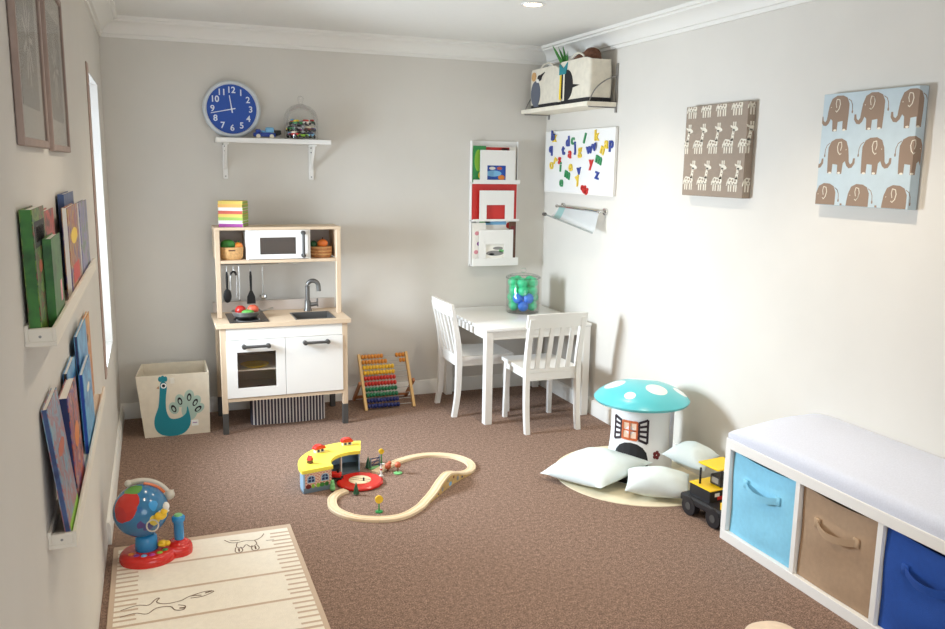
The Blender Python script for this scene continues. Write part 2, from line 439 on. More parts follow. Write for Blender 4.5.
book('tall blue book with a round white figure on its cover, lower ledge towards window', -2.60, zl, .28, .283, .009, .018, -.02, ('art_blue', 'navy'),
     [('cream', 'e', .6, .62, .13, .07), ('black', 'e', .6, .62, .04, .02), ('cream', 'e', .55, .40, .2, .08)], gl)
book('orange yellow book peeking out at the window end of the lower ledge', -2.30, zl, .22, .265, .008, .009, -.008, ('art_orange', 'orange'),
     [('brown', 'e', .5, .75, .1, .05)], gl)
# ------------------------------------------------------------------ clock, wall shelf, what stands on it
mat('clock_blue', (14, 74, 168), .45); mat('clock_rim', (206, 212, 216), .35); mat('clock_white', (224, 232, 242), .4)
cx, cz, cr = .655, 1.7265, .155
c = (cx, -.06, cz-cr)
t = thing('wall_clock', 'round blue wall clock with pale grey rim standing on left end of white shelf', 'clock', c)
MX = Matrix.Translation((cx, 0, cz)) @ Matrix.Rotation(PI/2, 4, 'X')     # local x right, local y up, local z towards the room (-y)
T = lambda x, y, d: (cx+x, -d, cz+y)
def ring(g, prof, n=64):
    g.lathe([(r, d) for r, d in prof], (cx, 0, cz), n, Matrix.Rotation(PI/2, 3, 'X'))
g = G('clock_rim', c); ring(g, [(0, .004), (cr-.004, .004), (cr, .010), (cr, .034), (cr-.006, .042), (cr-.014, .044), (cr-.020, .040), (cr-.022, .030)]); obj('rim', g, t, sharp=50)
g = G('clock_blue', c); ring(g, [(0, .030), (cr-.021, .030)]); obj('dial', g, t)
g = G('clock_white', c)
for k in range(1, 13):
    a = PI/2-2*PI*k/12; me = textmesh(str(k), .047, .0006, 'numeral', .0009)
    add_mesh(g, me, MX @ Matrix.Translation((.102*math.cos(a), .102*math.sin(a), .0312))); bpy.data.meshes.remove(me)
obj('numerals', g, t)
def hand(name, minutes, L, w, d):
    a = PI/2-2*PI*minutes/60; ux, uy = math.cos(a), math.sin(a)
    P = [(-.02*ux-w*uy*.5, -.02*uy+w*ux*.5), (-.02*ux+w*uy*.5, -.02*uy-w*ux*.5), (L*ux+w*uy*.3, L*uy-w*ux*.3), (L*ux-w*uy*.3, L*uy+w*ux*.3)]
    obj(name, G('clock_white', c).prism([T(x, y, d) for x, y in P], (0, -.001, 0)), t)
hand('hour_hand', 58.6, .075, .007, .033); hand('minute_hand', 43, .115, .006, .035)
g = G('clock_white', c); ring(g, [(.0, .030), (.006, .030), (.006, .038), (0, .0385)], 16); obj('hub', g, t)

SZ = 1.570
c = (.87, 0, 1.345)
t = thing('wall_shelf', 'small white shelf on two brackets above the play kitchen', 'shelf', c)
obj('board', G('white', c).box(.560, 1.183, -.150, -.001, SZ-.026, SZ, .002), t)
for x in (.612, 1.092):
    g = G('white', c)
    g.box(x-.013, x+.013, -.012, -.001, 1.345, SZ-.027, .002).box(x-.013, x+.013, -.13, -.012, SZ-.037, SZ-.027, .002)
    P = [(x-.006, -.012, 1.40), (x-.006, -.012, 1.425), (x-.006, -.105, SZ-.037), (x-.006, -.125, SZ-.037)]
    g.prism(P, (.012, 0, 0))
    b = obj('bracket', g, t)
    gs = G('grey', c)
    for z in (1.36, 1.50, 1.525): gs.cyl((x, -.0118, z), (x, -.0135, z), .004, n=10)
    obj('screw', gs, b)

# toys
def wheels(g, P, r, w, ax='y', n=14):
    for p in P:
        p = Vector(p); d = Vector((0, w/2, 0)) if ax == 'y' else Vector((w/2, 0, 0))
        g.cyl(p-d, p+d, r, n=n)
c = (.838, -.085, SZ)
t = thing('toy_train_engine', 'dark blue and light blue toy vehicle lying on shelf between clock and glass dome jar', 'toy', c)
g = G('blue', c).box(.762, .880, -.110, -.060, SZ+.010, SZ+.032, .005, seg=2).box(.775, .800, -.106, -.064, SZ+.032, SZ+.050, .004)
obj('body', g, t)
obj('cabin', G('sky', c).box(.828, .872, -.107, -.063, SZ+.032, SZ+.062, .006, seg=2).box(.802, .826, -.100, -.070, SZ+.032, SZ+.044, .004), t)
obj('nose', G('black', c).cyl((.880, -.085, SZ+.030), (.912, -.085, SZ+.036), .018, .012, n=18), t)
for x, y in ((.785, -.113), (.785, -.057), (.858, -.113), (.858, -.057)):
    g = G('cream', c); wheels(g, [(x, y, SZ+.012)], .012, .008); obj('wheel', g, t)

def jar_profile(R0, H, th=.003): pass
c = (1.022, -.103, SZ)
t = thing('glass_dome_jar', 'clear glass cloche jar with a knob, full of small toy cars, on shelf right end', 'jar', c)
pr = [(r_*1.18, z_*1.06) for r_, z_ in [(.078, .004), (.080, .010), (.080, .105), (.076, .130), (.064, .153), (.045, .170), (.022, .180), (.010, .184), (.008, .192), (.013, .202), (.015, .212), (.010, .222), (.0, .226)]]
obj('dome', G('clear_glass', c).lathe(pr, c, 36), t, sharp=60)
obj('foot', G('clear_glass', c).lathe([(0, 0), (.099, 0), (.100, .003), (.096, .006), (0, .006)], c, 36), t, sharp=60)
def toy_car(name, label, body, top, loc, rz, s=1, group=None, rot=None):
    r = thing(name, label, 'toy car', loc, rz, group, rot)
    g = G(body).box(-.021*s, .021*s, -.0095*s, .0095*s, .004*s, .012*s, .003*s, seg=2); obj('car_body', g, r)
    obj('car_cabin', G(top).box(-.010*s, .009*s, -.008*s, .008*s, .012*s, .019*s, .003*s, seg=2), r)
    for x in (-.012, .012):
        for y in (-.0085, .0085):
            g = G('black'); wheels(g, [(x*s, y*s, .005*s)], .005*s, .004*s, n=10); obj('wheel', g, r)
    return r
cars = [('green', 'sky'), ('red', 'black'), ('orange', 'black'), ('paper', 'grey'), ('navy', 'sky'), ('red', 'cream'), ('lime', 'black'), ('sky', 'navy'), ('darkgreen', 'grey'), ('magenta', 'black'),
        ('red', 'grey'), ('yellow', 'black'), ('green', 'black'), ('grey', 'black'), ('darkred', 'cream'), ('blue', 'cream'), ('paper', 'black'), ('darkgreen', 'black'), ('red', 'sky'), ('green', 'yellow'), ('paper', 'red'), ('darkgreen', 'red')]
cn = {'paper': 'white', 'sky': 'light blue', 'navy': 'navy blue', 'lime': 'lime green', 'darkgreen': 'dark green', 'darkred': 'dark red', 'cream': 'cream'}
k = 0
for lay in range(3):
    n = (8, 8, 6)[lay]
    for i in range(n):
        a = 2*PI*i/n+lay*.5; rr = .062 if i % 2 or lay < 2 else .045
        bc, tc_ = cars[k]; k += 1
        toy_car('toy_car', f'{cn.get(bc, bc)} toy car with {cn.get(tc_, tc_)} top among cars in the glass dome jar', bc, tc_,
                (c[0]+rr*math.cos(a), c[1]+rr*math.sin(a), SZ+.009+lay*.034+(i % 3)*.003), a+PI/2+R.uniform(-.2, .2), 1.5, 'toy cars in the glass dome jar', None)

# ------------------------------------------------------------------ play kitchen
KX0, KX1 = .505, 1.205; KF = -.478; KB = -.085; HF = -.285
c = ((KX0+KX1)/2, (KF+KB)/2, 0)
kit = thing('play_kitchen', 'wooden toy kitchen with white doors, sink and hob against the back wall', 'play kitchen', c)
# legs
for x in (KX0+.012, KX1-.042):
    for y in (KF+.004, KB-.034):
        l = obj('leg', G('birch_upright', c).box(x, x+.030, y, y+.030, .115, .578, .002), kit)
        obj('leg_end', G('charcoal', c).box(x, x+.030, y, y+.030, 0, .115, .002), l, label='dark grey leg end')
# worktop with cut-outs for the sink
SX0, SX1, SY0, SY1 = .925, 1.130, -.430, -.225
g = G('birch', c)
for a in ((KX0-.006, SX0, KF-.006, KB), (SX1, KX1+.006, KF-.006, KB), (SX0, SX1, KF-.006, SY0), (SX0, SX1, SY1, KB)): g.box(a[0], a[1], a[2], a[3], .578, .600)
obj('worktop', g, kit)
g = G('grey_metal', c)
q = .008
g.box(SX0-q, SX1+q, SY0-q, SY0, .600, .603).box(SX0-q, SX1+q, SY1, SY1+q, .600, .603).box(SX0-q, SX0, SY0, SY1, .600, .603).box(SX1, SX1+q, SY0, SY1, .600, .603)
g.box(SX0, SX0+.003, SY0, SY1, .530, .600).box(SX1-.003, SX1, SY0, SY1, .530, .600).box(SX0, SX1, SY0, SY0+.003, .530, .600).box(SX0, SX1, SY1-.003, SY1, .530, .600).box(SX0, SX1, SY0, SY1, .527, .530)
obj('sink', g, kit)
fx, fy = 1.030, -.165
g = G('grey_metal', c)
g.lathe([(0, .600), (.024, .600), (.024, .606), (.019, .612), (.017, .660), (.0, .662)], (fx, fy, 0), 20)
P = [(fx, fy, .655), (fx, fy, .72), (fx, fy, .745)] + [(fx+.030*(1-math.cos(a))*1.0, fy-.01*(1-math.cos(a)), .745+.030*math.sin(a)) for a in [PI*i/10 for i in range(1, 11)]] + [(fx+.061, fy-.022, .715)]
g.tube(P, .0125, 14)
f = obj('tap', g, kit, sharp=50)
g = G('grey_metal', c).cyl((fx+.015, fy, .635), (fx+.050, fy-.010, .640), .013, .011).cyl((fx+.050, fy-.010, .640), (fx+.058, fy-.012, .641), .017)
g.box(fx+.048, fx+.058, fy-.018, fy-.006, .640, .672, .003)
obj('tap_knob', g, f)
g = G('black_gloss', c).box(.570, .776, -.452, -.150, .600, .6035, .001)
hb = obj('hob', g, kit)
g = G('grey', c)
for y in (-.375, -.225): g.lathe([(.058, .6036), (.062, .6036), (.062, .6039), (.058, .6039)], (.673, y, 0), 32)
obj('burner_ring', g, hb)
# body
bx0, bx1 = KX0+.042, KX1-.042
g = G('white', c).box(bx0, bx1, KF+.004, KF+.016, .514, .577)
obj('fascia', g, kit)
g = G('birch', c).box(bx0, bx1, KF+.004, KB-.005, .178, .196)
obj('bottom_board', g, kit)
mid = (bx0+bx1)/2-.002
mat('oven_dark', (204, 184, 170), .6)
g = G('white', c).box(bx0-.010, bx0-.001, KF+.036, KB-.04, .197, .577).box(bx1+.001, bx1+.010, KF+.036, KB-.04, .197, .577)
obj('side_panel', g, kit)
g = G('oven_dark', c).box(bx0, bx1, KB-.012, KB-.006, .197, .526).box(mid-.006, mid+.006, KF+.02, KB-.012, .197, .526)
obj('inner_wall', g, kit)
g = G('white_gloss', c).box(bx0+.001, mid-.007, KF+.024, KB-.014, .338, .345)
obj('oven_shelf', g, kit)
# oven door
ox0, ox1, oz0, oz1 = .600, .802, .250, .446
g = G('white', c); d0, d1 = KF, KF+.014
dl, dr, db, dt = bx0-.002, mid-.002, .199, .511
g.box(dl, ox0, d0, d1, db, dt).box(ox1, dr, d0, d1, db, dt).box(ox0, ox1, d0, d1, db, oz0).box(ox0, ox1, d0, d1, oz1, dt)
od = obj('oven_door', g, kit)
obj('oven_window', G('oven_glass', c).box(ox0, ox1, d0+.006, d0+.009, oz0, oz1), od)
def bar_handle(par, a, b, cc, out=.022, r=.008):
    a, b = Vector(a), Vector(b); o = Vector((0, -out, 0)); g = G('charcoal', cc)
    g.tube([a+o, b+o], r, 12)
    for p in (a, b): g.cyl(p, p+o*1.25, r*1.5, n=16)
    obj('handle', g, par)
bar_handle(od, (.636, d0, .478), (.762, d0, .478), c)
cd = obj('cupboard_door', G('white', c).box(mid+.001, bx1+.002, d0, d1, db, dt, .001), kit)
bar_handle(cd, (.957, d0, .481), (1.080, d0, .481), c)
# upper part
for x in (KX0+.016, KX1-.030): obj('upright', G('birch_upright', c).box(x, x+.026, HF, HF+.026, .600, 1.076, .002).box(x, x+.026, HF+.026, KB, .918, 1.076), kit)
ux0, ux1 = KX0+.043, KX1-.031
obj('top_board', G('birch', c).box(KX0+.014, KX1-.002, HF, KB, 1.0765, 1.0925, .001), kit)
obj('lower_board', G('birch', c).box(ux0, ux1, HF, KB, .897, .914, .001), kit)
mat('board_back', (190, 178, 168), .6)
obj('back_board', G('board_back', c).box(ux0, ux1, KB-.004, KB, .915, 1.076), kit)
obj('back_rail', G('board_back', c).box(KX0+.006, KX1-.006, KB-.012, KB, .601, .66), kit)
for x in (.686, 1.021): obj('divider', G('white', c).box(x, x+.010, HF+.004, KB-.005, .915, 1.076), kit)
mx0, mx1 = .698, 1.019
g = G('white', c); a0, a1, b0, b1 = .757, .952, .943, 1.036
g.box(mx0, a0, HF, HF+.012, .918, 1.075).box(a1, mx1, HF, HF+.012, .918, 1.075).box(a0, a1, HF, HF+.012, .918, b0).box(a0, a1, HF, HF+.012, b1, 1.075)
md = obj('microwave_door', g, kit)
obj('microwave_window', G('oven_glass', c).box(a0, a1, HF+.005, HF+.008, b0, b1), md)
bar_handle(md, (.990, HF, .934), (.990, HF, 1.060), c, .020, .008)
# hanging rail with utensils
g = G('steel', c).tube([(ux0, -.125, .874), (ux1-.30, -.125, .874)], .003, 8)
rl = obj('rail', g, kit)
UY = -.140
def hook(x, z):
    pts = [(x, -.125, .880), (x, -.132, .878), (x, -.1325, .866), (x, -.138, z), (x, UY, z-.006), (x, UY-.004, z-.002)]
    obj('hook', G('steel', c).tube(pts, .0014, 6), rl)
ul = 'toy utensils hanging under the kitchen shelf'
for x in (.588, .624, .655, .717, .783): hook(x, .835)
def uten(name, label, x, mk, top=.836):
    c2 = (x, UY, top); t = thing(name, label, 'utensil', c2, group=ul); mk(t, c2, x, UY, top)
def mk_slot(t, c2, x, y, z):
    obj('handle', G('black', c2).tube([(x, y, z), (x, y, z-.03), (x, y-.002, z-.10)], [.0045, .007, .006], 10), t)
    g = G('black', c2); M = Matrix.Identity(3)
    g.ball((x, y-.004, z-.135), .022, .007, .040)
    obj('spoon_bowl', g, t)
def mk_tongs(t, c2, x, y, z):
    P = [(x-.016, y, z-.145), (x-.018, y, z-.05), (x-.013, y, z-.012), (x, y, z), (x+.013, y, z-.012), (x+.018, y, z-.05), (x+.014, y, z-.145)]
    obj('arms', G('steel', c2).tube(catmull(P, 4), .0022, 6), t)
    obj('grip', G('black', c2).tube(catmull(P[1:-1], 4)[3:-3], .006, 8), t)
def mk_skewer(t, c2, x, y, z):
    obj('shaft', G('steel', c2).tube([(x, y, z), (x, y, z-.15)], .0022, 6), t)
    obj('tip', G('steel', c2).ball((x, y, z-.155), .006, .003, .012), t)
def mk_spat(t, c2, x, y, z):
    obj('handle', G('black', c2).tube([(x, y, z), (x, y, z-.03), (x, y, z-.11)], [.0045, .0075, .006], 10), t)
    obj('blade', G('black', c2).prism([(x-.007, y-.002, z-.11), (x+.007, y-.002, z-.11), (x+.022, y-.002, z-.145), (x+.024, y-.002, z-.185), (x-.024, y-.002, z-.185), (x-.022, y-.002, z-.145)], (0, .004, 0)), t)
def mk_ladle(t, c2, x, y, z):
    obj('shaft', G('steel', c2).tube([(x, y, z), (x, y, z-.135)], .0028, 8), t)
    obj('bowl', G('steel', c2).lathe([(0, -.020), (.010, -.018), (.018, -.010), (.021, 0), (.019, 0), (.016, -.009), (.009, -.016), (0, -.018)], (x, y-.018, z-.142), 20, Matrix.Rotation(.5, 3, 'X')), t)
uten('slotted_spoon', 'black toy slotted spoon hanging furthest left above the hob', .588, mk_slot)
uten('toy_tongs', 'toy tongs with black curved grip hanging second from the left above the hob', .624, mk_tongs)
uten('toy_skewer', 'thin bare metal rod hanging between the tongs and the spatula', .655, mk_skewer)
uten('toy_spatula', 'black toy spatula hanging straight behind the frying pan', .717, mk_spat)
uten('toy_ladle', 'small metal ladle with round bowl hanging furthest right of the utensils', .783, mk_ladle)

# pan with food
c = (.672, -.295, .6036)
t = thing('toy_pan', 'small steel toy pan with toy food in it standing on the black hob', 'pan', c)
obj('pan_body', G('pan_steel', c).lathe([(0, 0), (.052, 0), (.070, .012), (.077, .032), (.080, .033), (.080, .035), (.075, .035), (.067, .014), (.050, .003), (0, .003)], c, 36), t)
obj('handle', G('steel', c).tube([(c[0]+.076, c[1], c[2]+.027), (c[0]+.105, c[1]-.004, c[2]+.034), (c[0]+.145, c[1]-.006, c[2]+.044)], [.005, .004, .006], 8), t)
def food(name, label, g, cat='toy food', group=None, **k): return obj(name, g, None, label, cat, group, **k)
mat('tomato', (176, 40, 34), .3); mat('meat', (206, 92, 66), .5, noise=.3, scale=60); mat('lettuce', (92, 160, 72), .6, noise=.3, scale=50, bump=.6, bscale=90)
p = (c[0]-.030, c[1], c[2]+.0385)
food('toy_tomato', 'dark red toy tomato in the steel pan, left side', G('tomato', p).ball(p, .030, .030, .027))
p = (c[0]+.036, c[1]-.006, c[2]+.042)
food('toy_meat', 'orange red round toy food in the steel pan, right side', G('meat', p).ball(p, .031, .026, .026))
p = (c[0]+.004, c[1]-.042, c[2]+.032)
food('toy_lettuce', 'green toy salad leaf at the front of the steel pan', G('lettuce', p).ball(p, .034, .018, .016))
# in the oven
p = (.70, -.38, .3452)
food('toy_plate', 'yellow toy plate standing on the white oven shelf behind the oven window', G('yellow', p).lathe([(0, 0), (.05, 0), (.075, .014), (.072, .014), (.048, .004), (0, .004)], p, 28))
p = (.735, -.40, .197)
food('toy_pie', 'dull red toy dish in the bottom of the oven behind the window', G('darkred', p).lathe([(0, 0), (.045, 0), (.055, .03), (0, .045)], p, 24))

# baskets
mat('basket_tan', (206, 160, 104), .75, noise=.2, scale=80, bump=.5, bscale=160); mat('basket_brown', (176, 118, 70), .75, noise=.25, scale=60, bump=.5, bscale=140)
def superell(cx, cy, rx, ry, n=36, e=3):
    out = []
    for k in range(n):
        a = 2*PI*k/n; ca, sa = math.cos(a), math.sin(a)
        out.append((cx+rx*math.copysign(abs(ca)**(2/e), ca), cy+ry*math.copysign(abs(sa)**(2/e), sa)))
    return out
def tub(g, cx, cy, rings, e=3, n=40):
    """rings: (rx, ry, z)"""
    L = [[g.v((x, y, z)) for x, y in superell(cx, cy, rx, ry, n, e)] for rx, ry, z in rings]
    for A, B in zip(L, L[1:]):
        for k in range(n): g._face([A[k], A[(k+1) % n], B[(k+1) % n], B[k]])
    g._face(L[0][::-1]); g._face(L[-1])
BZ = .9145
c = (.610, -.205, BZ)
t = thing('toy_basket', 'tan toy basket with a slot handle in the cubby left of the microwave', 'basket', c)
g = G('basket_tan', c); tub(g, c[0], c[1], [(.052, .050, BZ), (.062, .060, BZ+.015), (.065, .062, BZ+.068), (.061, .058, BZ+.068), (.058, .055, BZ+.01)], 3.5); obj('bowl', g, t)
obj('grip_slot', G('brown', c).box(c[0]-.018, c[0]+.018, c[1]-.0632, c[1]-.0605, BZ+.048, BZ+.055, .001), t)
p = (.594, -.215, BZ+.078)
mat('veg_green', (60, 136, 58), .5, noise=.35, scale=40, bump=.5, bscale=60)
food('toy_cabbage', 'green toy cabbage in the tan basket left of the microwave', G('veg_green', p).ball(p, .040, .034, .030))
p = (.648, -.215, BZ+.070)
food('toy_carrot', 'orange toy vegetable in the tan basket left of the microwave', G('orange', p).ball(p, .026, .022, .022).m('green').cyl((p[0], p[1], p[2]+.02), (p[0]+.004, p[1], p[2]+.030), .003))
c = (1.103, -.205, BZ)
t = thing('toy_basket', 'round brown woven toy basket in the cubby right of the microwave', 'basket', c)
g = G('basket_brown', c); tub(g, c[0], c[1], [(.054, .052, BZ), (.060, .060, BZ+.012), (.063, .062, BZ+.060), (.058, .057, BZ+.060), (.055, .054, BZ+.008)], 2.2); obj('bowl', g, t)
g = G('basket_tan', c)
for z in (.020, .038, .057): tub(g, c[0], c[1], [(.0605, .0605, BZ+z-.004), (.0640, .0635, BZ+z), (.0605, .0605, BZ+z+.004)], 2.2)
obj('weave_band', g, t)
p = (1.112, -.215, BZ+.078); mat('pumpkin', (232, 128, 60), .22)
food('toy_pumpkin', 'shiny orange toy onion in the brown basket right of the microwave', G('pumpkin', p).ball(p, .030, .030, .024).m('brown').cyl((p[0], p[1], p[2]+.022), (p[0], p[1], p[2]+.034), .004))
p = (1.063, -.205, BZ+.070)
food('toy_pepper', 'dark green toy vegetable at the left of the brown basket', G('darkgreen', p).ball(p, .020, .024, .024))

# books stacked on the kitchen
bc = [('magenta', 'purple board book at the bottom of the stack on the toy kitchen'), ('paper', 'white board book second from the bottom of the stack on the kitchen'),
      ('lime', 'lime green board book third from the bottom of the stack'), ('yellow', 'yellow board book just below the red one in the stack'),
      ('red', 'red orange board book in the middle of the kitchen stack'), ('paper', 'white board book just above the red one in the stack'),
      ('orange', 'orange board book second from the top of the stack'), ('yellow', 'yellow board book on the very top of the kitchen stack')]
z = 1.0930
for cm, lb in bc:
    r = thing('board_book', lb, 'book', (.628, -.205, z), -.34+R.uniform(-.03, .03), 'board books stacked on the toy kitchen')
    cm = 'book_'+{'paper': 'white'}.get(cm, cm)
    obj('cover', G(cm).box(-.066, .066, -.060, .060, 0, .003).box(-.066, .066, -.060, .060, .0142, .0172), r)
    obj('spine', G('book_lime').box(.064, .0665, -.060, .060, .003, .0142), r)
    obj('pages', G(cm if R.random() < .85 else 'paper').box(-.064, .064, -.0580, .0585, .003, .0142), r)
    z += .0174

# striped fabric thing under the kitchen
m = mat('stripe_cloth', (232, 228, 222), .85); nt = m.node_tree; b = nt.nodes['Principled BSDF']
tc = nt.nodes.new('ShaderNodeTexCoord'); sp = nt.nodes.new('ShaderNodeSeparateXYZ'); mu = nt.nodes.new('ShaderNodeMath'); mu.operation = 'MULTIPLY'; mu.inputs[1].default_value = 56
fr = nt.nodes.new('ShaderNodeMath'); fr.operation = 'FRACT'; gt = nt.nodes.new('ShaderNodeMath'); gt.operation = 'GREATER_THAN'; gt.inputs[1].default_value = .38
mx = nt.nodes.new('ShaderNodeMix'); mx.data_type = 'RGBA'; mx.inputs['A'].default_value = lin((226, 222, 218)); mx.inputs['B'].default_value = lin((66, 62, 74)); L = nt.links.new
L(tc.outputs['Object'], sp.inputs[0]); L(sp.outputs['X'], mu.inputs[0]); L(mu.outputs[0], fr.inputs[0]); L(fr.outputs[0], gt.inputs[0]); L(gt.outputs[0], mx.inputs['Factor']); L(mx.outputs['Result'], b.inputs['Base Color'])
c = (.883, -.30, 0)
g = G('stripe_cloth', c)
def stripe_f(u, v):
    # a soft folded bag: outline round a rounded box, sides slightly slumped
    a = u*2*PI; x, y = superell(0, 0, 1, 1, 1)[0]
    ca, sa = math.cos(a), math.sin(a)
    px = .206*math.copysign(abs(ca)**.35, ca); py = .055*math.copysign(abs(sa)**.35, sa)
    return (c[0]+px, c[1]+py+.006*math.sin(9*u*2*PI)*(1-v)*.5, .165*v)
g.grid(stripe_f, 72, 6, True)
g.bm.verts.ensure_lookup_table()
g.poly([stripe_f(i/72, 1) for i in range(72)]); g.poly([stripe_f(i/72, 0) for i in range(72)][::-1])
obj('striped_box', g, None, 'black and white striped fabric box standing on the carpet under the toy kitchen', 'box')
# ------------------------------------------------------------------ peacock box
mat('canvas_beige', (222, 210, 188), .85, noise=.06, scale=25, bump=.2, bscale=260); mat('peacock_teal', (22, 128, 142), .7); mat('peacock_pale', (168, 190, 176), .8)
mat('felt_black', (30, 28, 30), .8)
c = (.286, -.25, 0)
t = thing('fabric_toy_box', 'beige square fabric box with a teal peacock picture in the back left corner', 'toy box', c)
X0, X1, Y0, Y1, H = .125, .453, -.400, -.105, .335
g = G('canvas_beige', c); w = .008
def wallq(a, b, n, top=.006):
    a, b, n = Vector(a), Vector(b), Vector(n)
    P = [a, b, b+n*(-.0)+Vector((0, 0, H)), a+Vector((0, 0, H))]
    g.prism([a, b, b+Vector((0, 0, H-.002)), a+Vector((0, 0, H-.002))], n*w)
wallq((X0, Y0, 0), (X1, Y0, 0), (0, 1, 0)); wallq((X0, Y1, 0), (X1, Y1, 0), (0, -1, 0)); wallq((X0, Y0+w, 0), (X0, Y1-w, 0), (1, 0, 0)); wallq((X1, Y0+w, 0), (X1, Y1-w, 0), (-1, 0, 0))
g.box(X0+w, X1-w, Y0+w, Y1-w, 0, .01)
def pk(mn, P, d=.0006):
    g.m(mn); g.prism([(.285+(x-.285)*1.12, Y0-.00005, .150+(z-.155)*1.12) for x, z in P], (0, -d, 0))
body = [(.218, .262), (.214, .215), (.207, .165), (.192, .125), (.186, .090), (.192, .058), (.212, .034), (.245, .022), (.285, .021), (.318, .032), (.340, .056), (.349, .085), (.345, .125), (.336, .162), (.330, .130), (.312, .112), (.288, .104), (.262, .106), (.248, .125), (.241, .160), (.243, .215), (.249, .255), (.246, .280), (.234, .290), (.222, .282)]
fd = .0003
for (x, z, rx, rz, ro) in ((.276, .156, .022, .030, .3), (.304, .190, .022, .032, .15), (.346, .204, .023, .036, -.1), (.374, .180, .022, .032, -.5), (.386, .146, .021, .030, -.9), (.345, .140, .036, .05, 0)):
    fd += .00016; pk('peacock_pale', ell(x, z, rx, rz, 20, ro), fd)
pk('peacock_teal', catmull([(x, z, 0) for x, z in body+body[:1]], 3)[:-1] and [(p.x, p.y) for p in catmull([(x, z, 0) for x, z in body+body[:1]], 3)[:-1]], .0018)
for x, z, s in ((.222, .300, .008), (.234, .304, .009), (.246, .300, .008)): pk('peacock_teal', ell(x, z, s, .013, 12), .0014+s*.05)
pk('peacock_teal', [(.226, .286), (.242, .286), (.240, .298), (.228, .298)], .0021)
pk('white', ell(.235, .268, .013, .013), .0024); pk('felt_black', ell(.235, .268, .0075, .0075), .0028)
pk('basket_brown', [(.214, .268), (.203, .258), (.214, .255)], .0008)
for (x, z, ro) in ((.275, .154, .4), (.304, .188, .2), (.346, .204, -.1), (.372, .176, -.5), (.384, .144, -.9)):
    pk('felt_black', ell(x, z, .0105, .0190, 14, ro), .0022); pk('peacock_pale', ell(x, z-.002, .0055, .011, 12, ro), .0026)
for v_ in g.bm.verts:
    if v_.co.z > .3: v_.co.x = v_.co.x*1.03-(.026 if v_.co.x < -.12 and v_.co.y < 0 else 0)
obj('box_body', g, t)
obj('pull_tab', G('offwhite', c).box(.263, .284, Y0-.004, Y0-.0005, .286, .317, .001), t)
g = G('white', c).box(.360, .395, Y0-.0015, Y0-.0004, .046, .078); g.m('purple')
for i in range(4): g.box(.366+i*.006, .370+i*.006, Y0-.002, Y0-.0016, .060, .066)
obj('care_tag', g, t)
# ------------------------------------------------------------------ abacus
c = (1.495, -.16, 0)
t = thing('wooden_abacus', 'wooden abacus with rows of coloured beads on the carpet right of toy kitchen', 'abacus', c)
AL = lambda x, s: (x, -.270+.185*s, .300*s)           # along the leaning frame, s 0..1
def beam(g, a, b, w, d, side=Vector((1, 0, 0))):
    a, b = Vector(a), Vector(b); u = (b-a).normalized(); n = u.cross(side).normalized()
    g.prism([a-side*w/2-n*d/2, a+side*w/2-n*d/2, a+side*w/2+n*d/2, a-side*w/2+n*d/2], b-a)
for x in (1.345, 1.640):
    g = G('pine', c); beam(g, AL(x, 0), AL(x, 1), .016, .022); obj('side_post', g, t)
mat('pine_dark', (176, 110, 62), .5)
for x in (1.326, 1.659):
    g = G('pine_dark', c); beam(g, (x, -.02, 0), (x, -.195, .15) , .014, .022); obj('support_leg', g, t)
g = G('pine_dark', c).box(1.333, 1.652, -.040, -.028, .012, .030); obj('stretcher', g, t)
first = None
cols = ['orange', 'orange', 'yellow', 'yellow', 'red', 'red', 'green', 'green', 'blue', 'blue']
for r in range(10):
    s = .955-.098*r; p0 = Vector(AL(1.353, s)); p1 = Vector(AL(1.632, s))
    obj('rod', G('steel', c).tube([p0, p1], .0018, 6), t)
    nl = 10 if r > 1 else (7, 8)[r]
    bm_ = 'bead_'+cols[r]; me = None
    for k in range(10):
        x = p0.x+.013+k*.0198 if k < nl else p1.x-.012-(9-k)*.0198
        if me is None:
            gb = G(bm_).lathe([(.003, -.0096), (.009, -.0088), (.0142, -.0035), (.0142, .0035), (.009, .0088), (.003, .0096)], (0, 0, 0), 12, Matrix.Rotation(PI/2, 3, 'Y'))
            me = gb.mesh('bead', 60)
        b = bpy.data.objects.new('bead', me); COL.objects.link(b); b.parent = t; b.location = Vector((x, p0.y, p0.z))-Vector(c)
# ------------------------------------------------------------------ wall book rack on the back wall
c = (2.212, 0, .815)
t = thing('wall_book_rack', 'white wall rack with three pockets of books, on the back wall near the corner', 'book rack', c)
RX0, RX1, RZ0, RZ1, RD = 2.079, 2.392, .815, 1.594, -.072
obj('back_panel', G('white', c).box(RX0, RX1, -.012, -.001, RZ0, RZ1, .001), t)
for x in (RX0, RX1-.005): obj('side_panel', G('white', c).box(x, x+.005, -.034, -.012, RZ0, RZ1, .001), t)
pz = ((.817, .866), (1.098, 1.112), (1.330, 1.356))
pock = [(.866, 1.045), (1.112, 1.290), (1.356, 1.537)]
for (a, b) in pz:
    obj('pocket_lip', G('white', c).box(RX0, RX1, RD, RD+.008, a, b, .001).box(RX0, RX1, RD+.008, -.012, a, a+.008), t)
for (a, b) in pock:
    xa, xb, ya, yb = 2.122, 2.354, 2.169, 2.295
    g = G('white', c); hn = a+.088
    g.box(xa, ya, RD, RD+.006, a, b).box(yb, xb, RD, RD+.006, a, b).box(ya, yb, RD, RD+.006, hn, b)
    obj('pocket_front', g, t)
gr = 'books in the wall rack'
